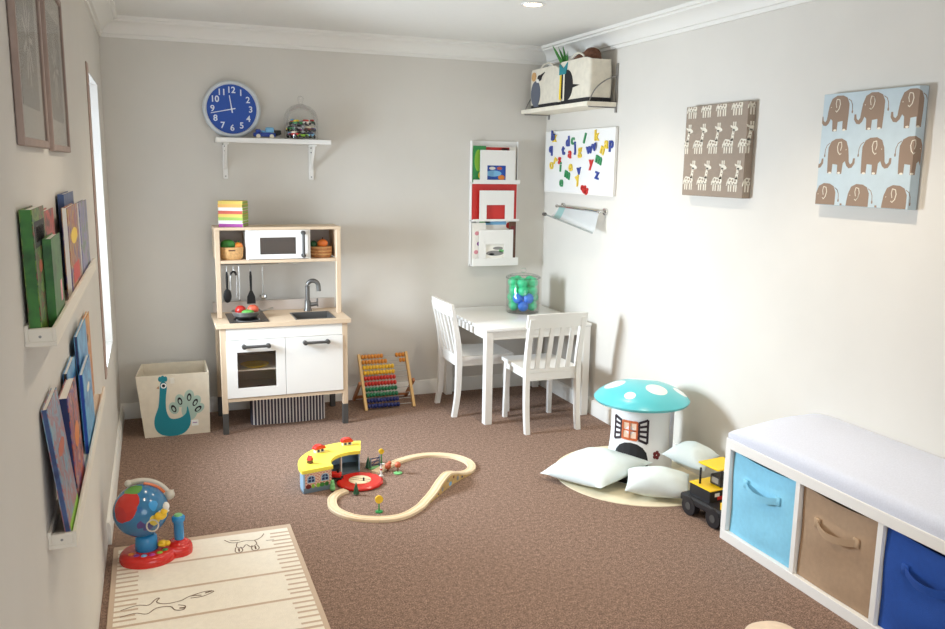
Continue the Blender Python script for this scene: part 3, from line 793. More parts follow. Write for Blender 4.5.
def flatbook(label, x0, x1, z0, h, y, th, cov, art=(), tilt=0, tw=0):
    """leaning back against the rack, cover to the room (-y)"""
    cc = ((x0+x1)/2, y, z0); r = thing('picture_book', label, 'book', cc, group=gr, rot=(-tilt, tw, 0))
    hw = (x1-x0)/2
    obj('pages', G('paper').box(-hw+.003, hw-.002, -th+.0015, -.0015, .002, h-.003), r)
    g = G(cov).box(-hw, hw, -th, -th+.0015, 0, h).box(-hw, hw, -.0015, 0, 0, h).box(-hw, -hw+.0015, -th+.0015, -.0015, 0, h)
    for mn, u, v, a, b, kind in art:
        P = ell((u-.5)*2*hw, v*h, a*hw*2, b*h) if kind == 'e' else [((u-.5)*2*hw-a*hw*2, v*h-b*h), ((u-.5)*2*hw+a*hw*2, v*h-b*h), ((u-.5)*2*hw+a*hw*2, v*h+b*h), ((u-.5)*2*hw-a*hw*2, v*h+b*h)]
        P = clip(P, (-hw+.001, .001), (hw-.001, h-.001))
        if len(P) > 2: g.m(mn).prism([(p, -th-.0001, q) for p, q in P], (0, -.0004, 0))
    obj('cover', g, r)
z = 1.3385
flatbook('green magazine at the left of the top pocket of the wall rack', 2.086, 2.170, z, .224, -.036, .006, 'green', [('lime', .4, .6, .3, .3, 'e'), ('yellow', .6, .2, .2, .1, 'e')])
flatbook('red headed picture magazine in the top pocket of the wall rack', 2.104, 2.380, z, .222, -.020, .008, 'paper', [('red', .45, .93, .38, .05, 'r'), ('grey', .12, .5, .07, .3, 'r'), ('lightgreen', .12, .25, .07, .08, 'e'), ('rust', .88, .6, .06, .3, 'r'), ('pink', .72, .93, .1, .03, 'e')])
flatbook('blue picture book seen through the cut-out of the top pocket', 2.146, 2.325, z, .16, -.045, .010, 'clock_blue', [('sky', .4, .35, .3, .12, 'e'), ('orange', .7, .2, .13, .1, 'e'), ('paper', .35, .55, .12, .06, 'e'), ('rust', .62, .55, .1, .06, 'e')])
z = 1.1065
flatbook('large red book filling the middle pocket of the wall rack', 2.086, 2.384, z, .222, -.030, .012, 'red', [])
flatbook('smaller plain red book in the cut-out of the middle pocket', 2.150, 2.312, z, .15, -.048, .010, 'red', [('darkred', .5, .96, .49, .03, 'r')])
z = .8255
flatbook('white patterned booklet at the left of the bottom pocket of the wall rack', 2.086, 2.176, z, .262, -.036, .008, 'paper', [('pink', .3, .3, .16, .05, 'e'), ('purple', .5, .5, .14, .05, 'e'), ('pink', .35, .75, .16, .05, 'e'), ('purple', .3, .12, .12, .03, 'e')])
flatbook('pale blue picture book at the back of the bottom pocket', 2.115, 2.360, z, .282, -.015, .010, 'paper', [('sky', .55, .92, .3, .04, 'r'), ('lightgreen', .25, .95, .15, .03, 'r'), ('red', .92, .86, .07, .07, 'e')])
flatbook('dark brown spined book at the right end of the bottom pocket', 2.335, 2.380, z, .268, -.042, .012, 'brown', [('darkred', .5, .8, .3, .1, 'r')])
flatbook('black and white picture book in the cut-out of the bottom pocket', 2.146, 2.322, z, .17, -.052, .010, 'paper', [('grey', .5, .42, .34, .1, 'e'), ('felt_black', .38, .38, .1, .04, 'e'), ('grey', .62, .6, .2, .06, 'e'), ('lightgreen', .75, .5, .1, .06, 'e')])

# ------------------------------------------------------------------ right wall near the corner: shelf, bags, board, sling
SZ0, SZ1 = 1.765, 1.789
c = (W-.09, -.44, SZ0)
t = thing('corner_shelf', 'pale wooden shelf on metal brackets high in the back right corner', 'shelf', c)
mat('shelf_pale', (236, 228, 210), .5, noise=.06, scale=14)
obj('board', G('shelf_pale', c).box(W-.187, W-.006, -.872, -.016, SZ0, SZ1, .0015), t)
for y in (-.862, -.040):
    g = G('bracket_grey', c).box(W-.007, W-.001, y-.009, y+.009, SZ0-.03, SZ1+.205, .001)
    g.tube(catmull([(W-.006, y, SZ1+.14), (W-.07, y, SZ1+.115), (W-.13, y, SZ1+.07), (W-.165, y, SZ1+.01), (W-.172, y, SZ0-.004)], 5), .0035, 8)
    g.tube([(W-.172, y, SZ0-.004), (W-.005, y, SZ0-.004)], .0035, 8)
    obj('bracket', g, t)
mat('bag_cloth', (224, 216, 198), .85, noise=.08, scale=30, bump=.25, bscale=300); mat('bag_side', (206, 186, 146), .85, noise=.06, scale=30)
mat('penguin_grey', (96, 100, 112), .8)
def bag(name, label, x0, x1, y0, y1, z0, h, prints, sag, strap_mat='bag_cloth'):
    cc = ((x0+x1)/2, (y0+y1)/2, z0); t = thing(name, label, 'bag', cc, group='animal print bags on the corner shelf')
    hx, hy = (x1-x0)/2, (y1-y0)/2
    def f(k, s, inner=0):
        a = 2*PI*k; ca, sa = math.cos(a), math.sin(a)
        sx = math.copysign(abs(ca)**.22, ca); sy = math.copysign(abs(sa)**.22, sa)
        b = 1+.03*math.sin(s*PI)+.02*math.sin(3*a+1)*s
        z = z0+h*s+(sag*(math.cos(2*a)*.5+math.sin(a)*.35)*s**3)
        return (cc[0]+sx*(hx-inner)*b, cc[1]+sy*(hy-inner)*b, z)
    g = G('bag_cloth', cc); n = 64
    g.grid(lambda u, v: f(u, v), n, 10, True); g.grid(lambda u, v: f(u, 1-v*.85, .004), n, 8, True)
    top = [g.v(f(i/n, 1)) for i in range(n)]; ins = [g.v(f(i/n, 1, .004)) for i in range(n)]
    for i in range(n): g._face([top[i], top[(i+1) % n], ins[(i+1) % n], ins[i]])
    g.poly([f(i/n, 0) for i in range(n)][::-1]); g.poly([f(i/n, .15, .004) for i in range(n)])
    # black band round the foot
    g.m('felt_black'); g.grid(lambda u, v: tuple(Vector(f(u, v*.10+.002))+((Vector(f(u, .05))-Vector((cc[0], cc[1], f(u, .05)[2]))).normalized()*.0012)), n, 2, True)
    for mn, P, d in prints:      # P in (along y from far side 0..1, up 0..1)
        g.m(mn); pts = []
        for u, v in P:
            y = y1-u*(y1-y0); pts.append((x0-hx*.045-.0006*d, y, z0+v*h))
        g.prism(pts, (.004, 0, 0))
    obj('bag_body', g, t, sharp=50)
    for sx in (-1, 1):
        x = cc[0]+sx*hx*.7; pts = [(x, cc[1]-hy*.45, z0+h*.92), (x, cc[1]-hy*.40, z0+h*1.08), (x, cc[1], z0+h*1.17), (x, cc[1]+hy*.40, z0+h*1.08), (x, cc[1]+hy*.45, z0+h*.92)]
        g = G(strap_mat, cc); q = catmull(pts, 6)
        g.tube(q, .0055, 8); obj('strap', g, t)
    return t
b1 = [('penguin_grey', ell(.23, .40, .17, .34, 22), 1), ('penguin_grey', [(.16, .12), (.30, .12), (.36, .05), (.18, .04)], 1.2), ('basket_tan', ell(.15, .86, .08, .12, 14), 1), ('felt_black', ell(.36, .80, .075, .08, 12, .4), 1.2),
      ('white', ell(.30, .73, .05, .05, 10), 2), ('felt_black', [(.38, .87), (.54, .93), (.41, .79)], 1.4)]
bag('storage_bag', 'beige canvas bag with a grey bird picture at the far end of the corner shelf', 2.442, 2.585, -.462, -.078, SZ1+.0005, .222, b1, .022)
b2 = [('felt_black', ell(.26, .45, .24, .37, 24), 1), ('bag_cloth', [(.0, .08), (.10, .08), (.10, .82), (.0, .82)], 2), ('yellow', [(.04, .14), (.10, .11), (.11, .72), (.05, .70)], 3), ('cream', [(.17, .09), (.22, .09), (.22, .78), (.17, .78)], 2), ('teal', [(.02, .72), (.26, .72), (.31, .99), (.17, .86), (.03, .99)], 3),
      ('felt_black', [(.44, .46), (.72, .41), (.44, .36)], 1.2)]
bag('storage_bag', 'beige canvas bag with a black and teal bird picture at near end of corner shelf', 2.434, 2.583, -.842, -.490, SZ1+.0005, .232, b2, .010)
# leaves and brown toy in the near bag
mat('leaf', (70, 140, 60), .45, noise=.3, scale=30); c = (2.485, -.535, SZ1+.04)
t = thing('leafy_plant', 'spiky green leaves sticking up out of the bags on the corner shelf', 'plant', c)
for k in range(9):
    a = 2*PI*k/9+.3; l = .15+.06*R.random(); lean = .25+.35*R.random()
    if math.sin(a) < -.2: l *= .7
    b0 = Vector((c[0]-.01, c[1]+.02, SZ1+.18)); d = Vector((math.cos(a)*lean*.5-.25, math.sin(a)*lean+.25, 1)).normalized(); sd = d.cross(Vector((math.cos(a+1), math.sin(a+1), 0))).normalized()
    P = [b0-sd*.003, b0+d*l*.35-sd*.009, b0+d*l*.75-sd*.006, b0+d*l, b0+d*l*.75+sd*.006, b0+d*l*.35+sd*.009, b0+sd*.003]
    obj('leaf', G('leaf', c).prism(P, d.cross(sd)*.0015), t)
obj('stem', G('darkgreen', c).tube([(c[0]-.01, c[1]+.02, SZ1+.03), (c[0]-.01, c[1]+.02, SZ1+.20)], .006, 8), t)
mat('plush_brown', (104, 66, 46), .9, noise=.3, scale=70, bump=.6, bscale=120)
p = (2.505, -.68, SZ1+.232)
g = G('plush_brown', p); g.ball(p, .055, .140, .050, M=None); g.ball((p[0], p[1]-.06, p[2]+.020), .048, .055, .045)
obj('plush_toy', g, None, 'dark brown soft toy bulging out of the bag with the black and teal bird', 'soft toy')

c = (W-.01, -.455, 1.472)
t = thing('whiteboard', 'white magnetic board with colourful letters on right wall below the corner shelf', 'whiteboard', c)
obj('panel', G('white_gloss', c).box(W-.016, W-.001, -.898, -.034, 1.286, 1.658, .002), t)
g = G('trim_white', c); e = .006
g.box(W-.019, W-.0165, -.900, -.900+e, 1.284, 1.660).box(W-.019, W-.0165, -.038, -.032, 1.284, 1.660).box(W-.019, W-.0165, -.894, -.038, 1.284, 1.290).box(W-.019, W-.0165, -.894, -.038, 1.654, 1.660)
obj('rim', g, t)
mc = {'b': 'blue', 'y': 'yellow', 'g': 'green', 'r': 'red'}; mn_ = {'b': 'blue', 'y': 'yellow', 'g': 'green', 'r': 'red'}
for k_, c_ in dict(magnet_blue=(44, 66, 150), magnet_yellow=(232, 200, 60), magnet_green=(44, 140, 84), magnet_red=(206, 44, 38)).items(): mat(k_, c_, .35)
MG = [('x', 'y', -.161, 1.621, 0, 'at the top left, behind the blue b'), ('b', 'b', -.152, 1.630, 0, 'at the top left corner of the whiteboard'), ('q', 'b', -.115, 1.556, 0, 'below the letter b at the left edge'),
      ('d', 'b', -.342, 1.590, .1, 'near the top, left of the green c'), ('t', 'b', -.285, 1.540, .2, 'left of the red letter in the upper half'), ('c', 'g', -.406, 1.600, 0, 'between the blue d and the slanting green l'),
      ('a', 'r', -.375, 1.522, -.3, 'in the upper half, under the green c'), ('j', 'b', -.438, 1.560, .1, 'beside the yellow g'), ('g', 'y', -.500, 1.540, 0, 'left of the blue w in the upper half'),
      ('l', 'g', -.553, 1.604, -.4, 'slanting near the top middle'), ('w', 'b', -.613, 1.546, .1, 'in the upper middle of the whiteboard'), ('v', 'b', -.680, 1.560, .2, 'right of the blue w'),
      ('k', 'y', -.690, 1.616, 0, 'near the top, above the two blue letters'), ('n', 'y', -.766, 1.540, -.4, 'towards the right, above the green m'), ('a', 'y', -.806, 1.572, -.2, 'left of the blue p'),
      ('p', 'b', -.858, 1.572, 0, 'at the right edge of the whiteboard'), ('m', 'g', -.728, 1.488, -.3, 'right of the red y'), ('y', 'r', -.640, 1.470, 0, 'in the middle, left of a green m'),
      ('o', 'y', -.132, 1.455, -.4, 'at the left edge, halfway up'), ('r', 'y', -.184, 1.482, -.5, 'beside the red s, halfway up'), ('s', 'r', -.240, 1.486, 0, 'above the green i on the left half'),
      ('i', 'g', -.256, 1.440, -.1, 'below the red s'), ('e', 'y', -.387, 1.444, .2, 'above the green m of the lower half'), ('m', 'g', -.351, 1.400, -.3, 'in the lower left part'),
      ('v', 'b', -.495, 1.425, .1, 'above the yellow letter, lower middle'), ('y', 'y', -.478, 1.378, .4, 'under the blue v in the lower middle'), ('e', 'g', -.274, 1.350, -.2, 'lowest at the left of the whiteboard'),
      ('z', 'b', -.715, 1.402, -.2, 'alone in the lower right part')]
for ch, cl, y, z, ro, where in MG:
    me = textmesh(ch, .084, .0035, 'letter', .0023); p = Vector((W-.0198, y, z))
    for v in me.vertices: v.co.x *= 1.12
    M = Matrix.Translation(p) @ Matrix.Rotation(-PI/2, 4, 'Z') @ Matrix.Rotation(PI/2, 4, 'X') @ Matrix.Rotation(ro, 4, 'Z')
    if (ch, cl) in (('b', 'b'), ('v', 'b')) and y in (-.152, -.680): M = Matrix.Translation((-.0075, 0, 0)) @ M
    g = G('magnet_'+mn_[cl], p); add_mesh(g, me, M); bpy.data.meshes.remove(me)
    obj('letter_magnet', g, None, f'{mn_[cl]} letter {ch} magnet {where}', 'magnet', 'letter magnets on the whiteboard')
p = Vector((W-.0165, -.572, 1.309)); g = G('magnet_red', p)
for dy, dz, ry, rz in ((0, 0, .030, .018), (.026, .014, .012, .016), (-.026, -.012, .014, .016), (-.008, .018, .010, .010), (-.036, .006, .010, .008)):
    g.prism([(p.x, p.y+dy+a, p.z+dz+b) for a, b in ell(0, 0, ry, rz, 10, .5)], (-.009, 0, 0))
obj('shaped_magnet', g, None, 'red chunky magnet at the bottom middle edge of the whiteboard', 'magnet', 'letter magnets on the whiteboard')

# rail and clear sling under the board
glassmat('clear_plastic', (240, 244, 244), .25, .15)
m = bpy.data.materials.new('milky_plastic'); m.use_nodes = True; MATS['milky_plastic'] = m
nt = m.node_tree; b = nt.nodes['Principled BSDF']; b.inputs['Base Color'].default_value = lin((206, 212, 214)); b.inputs['Roughness'].default_value = .25; b.inputs['Alpha'].default_value = .68
m2 = m.copy(); m2.name = 'milky_teal'; m2.node_tree.nodes['Principled BSDF'].inputs['Base Color'].default_value = lin((150, 200, 196)); MATS['milky_teal'] = m2
c = (W-.03, -.57, 1.20)
t = thing('rail_holder', 'thin metal rail with a clear plastic sling on right wall under the whiteboard', 'rail holder', c)
g = G('chrome', c).tube([(W-.05, -.282, 1.203), (W-.05, -.808, 1.196)], .006, 10)
obj('rail', g, t)
for y, z in ((-.285, 1.203), (-.804, 1.196)):
    g = G('chrome', c).cyl((W-.0145, y, z), (W-.001, y, z), .020, n=24).cyl((W-.05, y, z), (W-.0145, y, z), .007, n=14).ball((W-.05, y, z), .011)
    obj('rail_bracket', g, t)
g = G('milky_plastic', c)
def sling(u, v):
    y = -.300-.500*u; x1, z1 = W-.140+.050*u, 1.155-.076*u
    x0, z0 = W-.046, 1.198
    return (x0+(x1-x0)*v, y-.012*v*u, z0+(z1-z0)*v-.030*math.sin(PI*v))
g.grid(sling, 12, 10)
g.m('milky_teal'); g.grid(lambda u, v: tuple(Vector(sling(.02+.16*u+.08*v, v))+Vector((0, 0, .0008))), 4, 10)
obj('sling', g, t)
a, b_ = sling(0, 1), sling(1, 1)
g = G('clear_plastic', c).tube([a, b_], .005, 10); obj('sling_rod', g, t)
g = G('grey_metal', c).cyl((a[0], a[1]+.012, a[2]), (a[0], a[1]-.008, a[2]), .011, n=18); obj('rod_cap', g, t)

# ------------------------------------------------------------------ table and chairs
TX0, TX1, TY0, TY1, TZ = 1.905, 2.565, -.752, -.030, .552
c = ((TX0+TX1)/2, (TY0+TY1)/2, 0)
t = thing('kids_table', 'low square white table in the back right corner', 'table', c)
obj('tabletop', G('white_gloss', c).box(TX0, TX1, TY0, TY1, TZ-.018, TZ, .003, seg=2), t)
g = G('white', c)
q = .012
g.box(TX0+.046, TX1-.046, TY0+q, TY0+q+.018, TZ-.066, TZ-.018).box(TX0+.046, TX1-.046, TY1-q-.018, TY1-q, TZ-.066, TZ-.018)
g.box(TX0+q, TX0+q+.018, TY0+.046, TY1-.046, TZ-.066, TZ-.018).box(TX1-q-.018, TX1-q, TY0+.046, TY1-.046, TZ-.066, TZ-.018)
obj('apron', g, t)
for x in (TX0+.003, TX1-.048):
    for y in (TY0+.003, TY1-.048): obj('leg', G('white', c).box(x, x+.045, y, y+.045, 0, TZ-.018, .003), t)

def chair(label, loc, rz):
    t = thing('kids_chair', label, 'chair', loc, rz, 'white children\'s chairs at the table')
    sz = .355
    g = G('white'); hw = .172
    def sf(u, v, top=1):
        x = (-hw+2*hw*u)*(1-.06*(v)); y = -.160+.345*v
        return (x, y, sz-(.006*math.sin(PI*u)*math.sin(PI*min(1, v*1.1))))
    g.grid(lambda u, v: sf(u, v), 12, 10); g.grid(lambda u, v: (sf(1-u, v)[0], sf(u, v)[1], sz-.020), 12, 10)
    n = 12
    edge = [(i/12, 0) for i in range(12)]+[(1, i/10) for i in range(10)]+[(1-i/12, 1) for i in range(12)]+[(0, 1-i/10) for i in range(10)]
    for i in range(len(edge)):
        a, b = sf(*edge[i]), sf(*edge[(i+1) % len(edge)])
        g.poly([a, b, (b[0], b[1], sz-.020), (a[0], a[1], sz-.020)])
    obj('seat', g, t, sharp=40)
    g = G('white')
    g.box(-.140, .140, .142, .158, .296, .334).box(-.150, .150, -.160, -.144, .290, .334).box(-.152, -.136, -.144, .142, .296, .334).box(.136, .152, -.144, .142, .296, .334)
    obj('apron', g, t)
    def curve_post(x, w=.028):
        P = [(-.185, 0), (-.166, .13), (-.160, .30), (-.163, .40), (-.180, .52), (-.206, .64)]
        P = [(p.y, p.z) for p in catmull([(0, a, b) for a, b in P], 5)]
        poly = [(x-w/2, y-.014-.003*min(1, z/.3), z) for y, z in P]+[(x-w/2, y+.014+.003*min(1, z/.3)-.006*max(0, (z-.4)/.24), z) for y, z in P[::-1]]
        return G('white').prism(poly, (w, 0, 0))
    for s in (-1, 1):
        obj('back_post', curve_post(s*.160), t)
        x = s*.140
        g = G('white'); P = [(x-.016, .128), (x+.016, .128), (x+.016, .160), (x-.016, .160)]
        L0 = [g.v((a*1.06, b+.012, 0)) for a, b in P]; L0 = [g.v((x*1.05+(a-x)*.75, .144+(b-.144)*.75+.010, 0)) for a, b in P]
        L1 = [g.v((a, b, .334)) for a, b in P]
        for k in range(4): g._face([L0[k], L0[(k+1) % 4], L1[(k+1) % 4], L1[k]])
        g._face(L0[::-1]); g._face(L1); g.bm.verts.ensure_lookup_table()
        bmesh.ops.delete(g.bm, geom=[v for v in g.bm.verts if not v.link_faces], context='VERTS')
        obj('leg', g, t)
    # top rail, gently curved, cut a little higher in the middle
    def rail(u, v, f):
        x = -.184+.368*u; cu = .016*math.sin(PI*u)
        z = .592+(.072+.006*math.sin(PI*u))*v; y = -.160-.045*((z-.40)/.24)-cu
        return (x, y-(.009 if f else -.009), z)
    g = G('white')
    for f in (0, 1): g.grid(lambda u, v: rail(u, v, f), 14, 2)
    for i in range(14):
        for v in (0, 1): g.poly([rail(i/14, v, 0), rail((i+1)/14, v, 0), rail((i+1)/14, v, 1), rail(i/14, v, 1)])
    for u in (0, 1):
        for j in range(2): g.poly([rail(u, j/2, 0), rail(u, (j+1)/2, 0), rail(u, (j+1)/2, 1), rail(u, j/2, 1)])
    obj('top_rail', g, t)
    for x in (-.096, -.032, .032, .096):
        g = G('white'); u = (x+.184)/.368
        top = rail(u, .15, 0); yt = (top[1]+rail(u, .15, 1)[1])/2
        P = [(x-.0135, -.158, .345), (x+.0135, -.158, .345), (x+.0135, -.148, .345), (x-.0135, -.148, .345)]
        ym_ = -.153+(yt+.153)*.53; mid_ = [(x-.0135, ym_-.005, .48), (x+.0135, ym_-.005, .48), (x+.0135, ym_+.005, .48), (x-.0135, ym_+.005, .48)]
        Q = [(x-.0135, yt-.005, .600), (x+.0135, yt-.005, .600), (x+.0135, yt+.005, .600), (x-.0135, yt+.005, .600)]
        for A, B in ((P, mid_), (mid_, Q)):
            for k in range(4): g.poly([A[k], A[(k+1) % 4], B[(k+1) % 4], B[k]])
        g.poly(P[::-1]); g.poly(Q)
        obj('slat', g, t)
    return t
ch = chair('white wooden chair with slatted back, its back to the room, at the table front', (2.224, -.783, 0), 0)
ch.scale = (.965, 1, 1)
ch2 = copy_tree(ch); ch2.location = (1.985, -.385, 0); ch2.rotation_euler = (0, 0, -PI/2)
ch2['label'] = 'white wooden chair pushed in at the left side of the white table'

# jar of play balls
c = (2.335, -.285, TZ)
t = thing('glass_jar', 'large glass jar with knobbed glass lid holding green and blue balls on white table', 'jar', c)
JR = .104
obj('jar_body', G('clear_glass', c).lathe([(0, .002), (JR-.006, .002), (JR, .008), (JR, .207), (JR-.006, .213), (JR-.010, .213), (JR-.005, .205), (JR-.005, .012), (0, .010)], c, 48), t, sharp=60)
glassmat('thick_glass', (214, 226, 222), .35, .05)
obj('jar_foot', G('thick_glass', c).lathe([(0, 0), (JR-.006, 0), (JR-.006, .0018), (0, .0018)], c, 48), t, sharp=60)
obj('lid', G('clear_glass', c).lathe([(JR-.004, .215), (JR+.003, .217), (JR+.002, .224), (JR-.02, .233), (.05, .240), (.016, .242), (.012, .247), (.017, .254), (.019, .264), (.013, .272), (0, .275)], c, 40), t, sharp=60)
obj('rim', G('thick_glass', c).lathe([(JR-.001, .211), (JR+.003, .213), (JR+.003, .216), (JR-.001, .218)], c, 48), t, sharp=60)
mat('ball_green', (60, 206, 146), .3); mat('ball_blue', (50, 124, 224), .3)
br = .0325; balls = []
for lay in range(4):
    z = TZ+.0125+br+lay*.0475; n = 6 if lay < 3 else 5
    for k in range(n):
        a = 2*PI*k/n+lay*.52+.15; rr = JR-.0065-br-.001
        balls.append((c[0]+rr*math.cos(a), c[1]+rr*math.sin(a), z))
    if lay in (0, 2): balls.append((c[0], c[1], z))
frt = sorted(range(len(balls)), key=lambda i: balls[i][1])
def near(dx, z): return min(range(len(balls)), key=lambda i: (balls[i][0]-c[0]-dx)**2+(balls[i][2]-z)**2+(0 if balls[i][1] < c[1]-.02 else 1))
blues = set()
for dx_, z_ in ((-.012, TZ+.10), (.052, TZ+.10), (.022, TZ+.046)): blues.add(min((i for i in range(len(balls)) if i not in blues), key=lambda i: ((balls[i][0]-c[0])*.91-(balls[i][1]-c[1])*.415-dx_)**2+(balls[i][2]-z_)**2+(0 if (balls[i][0]-c[0])*.415+(balls[i][1]-c[1])*.91 < -.02 else 1)))
gm = {}
for nm in ('green', 'blue'):
    gm[nm] = G('ball_'+nm).ball((0, 0, 0), br, n=24, m=14).mesh('play_ball')
for i, p in enumerate(balls):
    nm = 'blue' if i in blues else 'green'
    o = bpy.data.objects.new('play_ball', gm[nm]); COL.objects.link(o); o.location = p
    props(o, f'{nm} plastic play ball in the glass jar on the white table', 'ball', nm+' play balls in the glass jar')

# ------------------------------------------------------------------ mushroom house, floor mat, pillows
mc_ = Vector((2.325, -1.68, 0)); los = Vector((mc_.x-.217, mc_.y+4.927, 0)).normalized(); rt = Vector((los.y, -los.x, 0))
CR, CH, CZ0 = .222, .080, .376
def capz(r): return CZ0+CH*(1-(r/CR)**2)**.72 if r < CR else CZ0
spots = []
for u, v, r in ((-.128, -.005, .052), (.066, -.080, .050), (-.052, -.150, .026), (.0, .100, .070), (.176, .005, .038), (-.17, .11, .035)):
    q = rt*u+los*v; spots.append(((q.x, q.y, capz(q.length)), r, (240, 240, 236)))
blobmat('mushroom_teal', (92, 198, 206), spots, .28, coat=.3)
c = tuple(mc_)
t = thing('mushroom_stool', 'toy mushroom house with turquoise white-spotted cap against the right wall', 'mushroom stool', c)
pr = [(0, CZ0-.010), (.145, CZ0-.012), (CR-.025, CZ0-.016), (CR-.006, CZ0-.012), (CR, CZ0)]+[(CR*math.sqrt(1-(k/12)**1.4) if k < 12 else 0, 0) for k in range(1, 13)]
pr = pr[:5]+[(r, capz(r)) for r in [CR*(1-(k/14))**1.0 for k in range(1, 14)]+[0]]
obj('cap', G('mushroom_teal', c).lathe(pr, c, 64), t, sharp=60)
mat('stem_white', (236, 234, 232), .5)
SR = .146
def stem(u, v):
    a = 2*PI*u; r = SR-.012*math.sin(v*PI*.8)+.018*(1-v)**3
    return (mc_.x+r*math.cos(a), mc_.y+r*math.sin(a), .004+v*(CZ0-.012))
g = G('stem_white', c); g.grid(stem, 64, 14, True); obj('stem', g, t, sharp=60)
fa = math.atan2(-los.y, -los.x)        # angle of the side that faces the room's near end
def onstem(s, z, d=.0015):
    """s: metres along the surface to the viewer's right of the facing line"""
    a = fa+s/SR; v = (z-.004)/(CZ0-.012); r = SR-.012*math.sin(v*PI*.8)+.018*(1-v)**3+d
    return (mc_.x+r*math.cos(a), mc_.y+r*math.sin(a), z)
def patch(g, P, d=.0015, th=.004):
    n = len(P)
    A = [g.v(onstem(s, z, d+th)) for s, z in P]; B = [g.v(onstem(s, z, d-.004)) for s, z in P]
    g._face(A); g._face(B[::-1])
    for k in range(n): g._face([A[k], A[(k+1) % n], B[(k+1) % n], B[k]])
mat('win_orange', (206, 104, 56), .5); mat('win_peach', (238, 206, 178), .6); mat('shutter_dark', (40, 24, 34), .5)
w0 = -.050; zc = .252
g = G('win_peach', c); patch(g, [(w0+dx, zc+dz) for dx, dz in ((-.035, -.038), (0, -.042), (.035, -.038), (.037, 0), (.035, .038), (0, .042), (-.035, .038), (-.037, 0))], .001, .001)
g.m('win_orange')
def bar(g, a, b, w, d=.0015, th=.003, n=6):
    a = Vector((a[0], a[1])); b = Vector((b[0], b[1])); u = (b-a).normalized(); q = Vector((-u.y, u.x))*w/2
    for i in range(n):
        p, r_ = a+(b-a)*i/n, a+(b-a)*(i+1)/n
        patch(g, [tuple(p-q), tuple(r_-q), tuple(r_+q), tuple(p+q)], d, th)
E4 = [(-.038, -.041), (.038, -.041), (.038, .041), (-.038, .041)]
for i in range(4): bar(g, (w0+E4[i][0], zc+E4[i][1]), (w0+E4[(i+1) % 4][0], zc+E4[(i+1) % 4][1]), .010)
bar(g, (w0, zc-.041), (w0, zc+.041), .006); bar(g, (w0-.038, zc), (w0+.038, zc), .006)
obj('toy_window', g, t)
for s in (-1, 1):
    g = G('stem_white', c); xi, xo = w0+s*.046, w0+s*.088
    hi, ho = .040, .055
    patch(g, [(xi, zc-hi), (xo, zc-ho), (xo, zc+ho), (xi, zc+hi)], .001, .001)
    g.m('shutter_dark')
    for a, b in (((xi, zc-hi), (xi, zc+hi)), ((xo, zc-ho), (xo, zc+ho)), ((xi, zc-hi), (xo, zc-ho)), ((xi, zc+hi), (xo, zc+ho)), ((xi, zc-.02), (xo, zc-.027)), ((xi, zc), (xo, zc)), ((xi, zc+.02), (xo, zc+.027))): bar(g, a, b, .0105, n=3)
    obj('shutter', g, t)
g = G('felt_black', c); d0_ = -.042
for k in range(8):
    a0, a1 = PI*k/8, PI*(k+1)/8
    patch(g, [(d0_+.085*math.cos(a0), .125+.070*math.sin(a0)), (d0_+.085*math.cos(a1), .125+.070*math.sin(a1)), (d0_+.085*math.cos(a1), .006), (d0_+.085*math.cos(a0), .006)], .0005, .001)
obj('doorway', g, t)  # shade inside the arched opening, drawn as a black patch on the stem
g = G('darkred', c)
for k in range(5): patch(g, [(.088+.012*math.cos(2*PI*k/5)+x, .140+.012*math.sin(2*PI*k/5)+z_) for x, z_ in ell(0, 0, .009, .009, 10)], .001, .0015)
obj('flower', g, t)
mat('post_lavender_lit', (222, 222, 234), .45)  # white post; lavender tint of the light put into its colour
p = mc_+rt*.138+los*.120
g = G('post_lavender_lit', c).cyl((p.x, p.y, .004), (p.x, p.y, CZ0-.014), .021, n=20); obj('post', g, t)
mat('mat_cream', (236, 224, 194), .85, noise=.05, scale=30, bump=.2, bscale=300)
g = G('mat_cream', (2.2, -1.68, 0))
P = clip([(mc_.x+.398*math.cos(2*PI*k/72), mc_.y+.398*math.sin(2*PI*k/72)) for k in range(72)], (0, -9), (W-.016, 0))
g.prism([(x, y, .0) for x, y in P], (0, 0, .0035)); obj('floor_mat', g, None, 'round cream mat on the carpet under the mushroom house and pillows', 'mat')

mat('pillow_cloth', (222, 232, 230), .85, noise=.04, scale=20, bump=.25, bscale=35)
def pillow(label, C, th, sd):
    C = [Vector(p) for p in C]; cen = sum(C, Vector())/4
    nrm = (C[2]-C[0]).cross(C[3]-C[1]).normalized()
    if nrm.z < 0: nrm = -nrm
    rr = random.Random(sd); ph = [rr.uniform(0, 6) for _ in range(6)]
    def f(u, v, s):
        # pull the edges in a little between the corners
        uu, vv = 2*u-1, 2*v-1
        k = .055; pu = uu*(1-k*(1-vv*vv)*abs(uu)); pv = vv*(1-k*(1-uu*uu)*abs(vv))
        a, b = (pu+1)/2, (pv+1)/2
        p = C[0]*(1-a)*(1-b)+C[1]*a*(1-b)+C[2]*a*b+C[3]*(1-a)*b
        e = max(0, 1-uu**2)**.55*max(0, 1-vv**2)**.55
        wr = 1+.05*math.sin(7*uu+ph[0]+3*vv)*abs(vv)+.05*math.sin(8*vv+ph[1]-2*uu)*abs(uu)
        h = th*e*wr*(1.0 if s > 0 else -.75)
        return p+nrm*h
    g = G('pillow_cloth', cen); n = 26
    g.grid(lambda u, v: f(u, v, 1), n, n); g.grid(lambda u, v: f(u, v, -1), n, n)
    g.mats = g.mats
    o = obj('floor_pillow', g, None, label, 'pillow', 'pale pillows by the mushroom house', sharp=80)
    lo = min((o.matrix_world @ v.co).z + o.location.z*0 for v in o.data.vertices)+cen.z
    o.location.z += max(0, .005-lo)
    return o
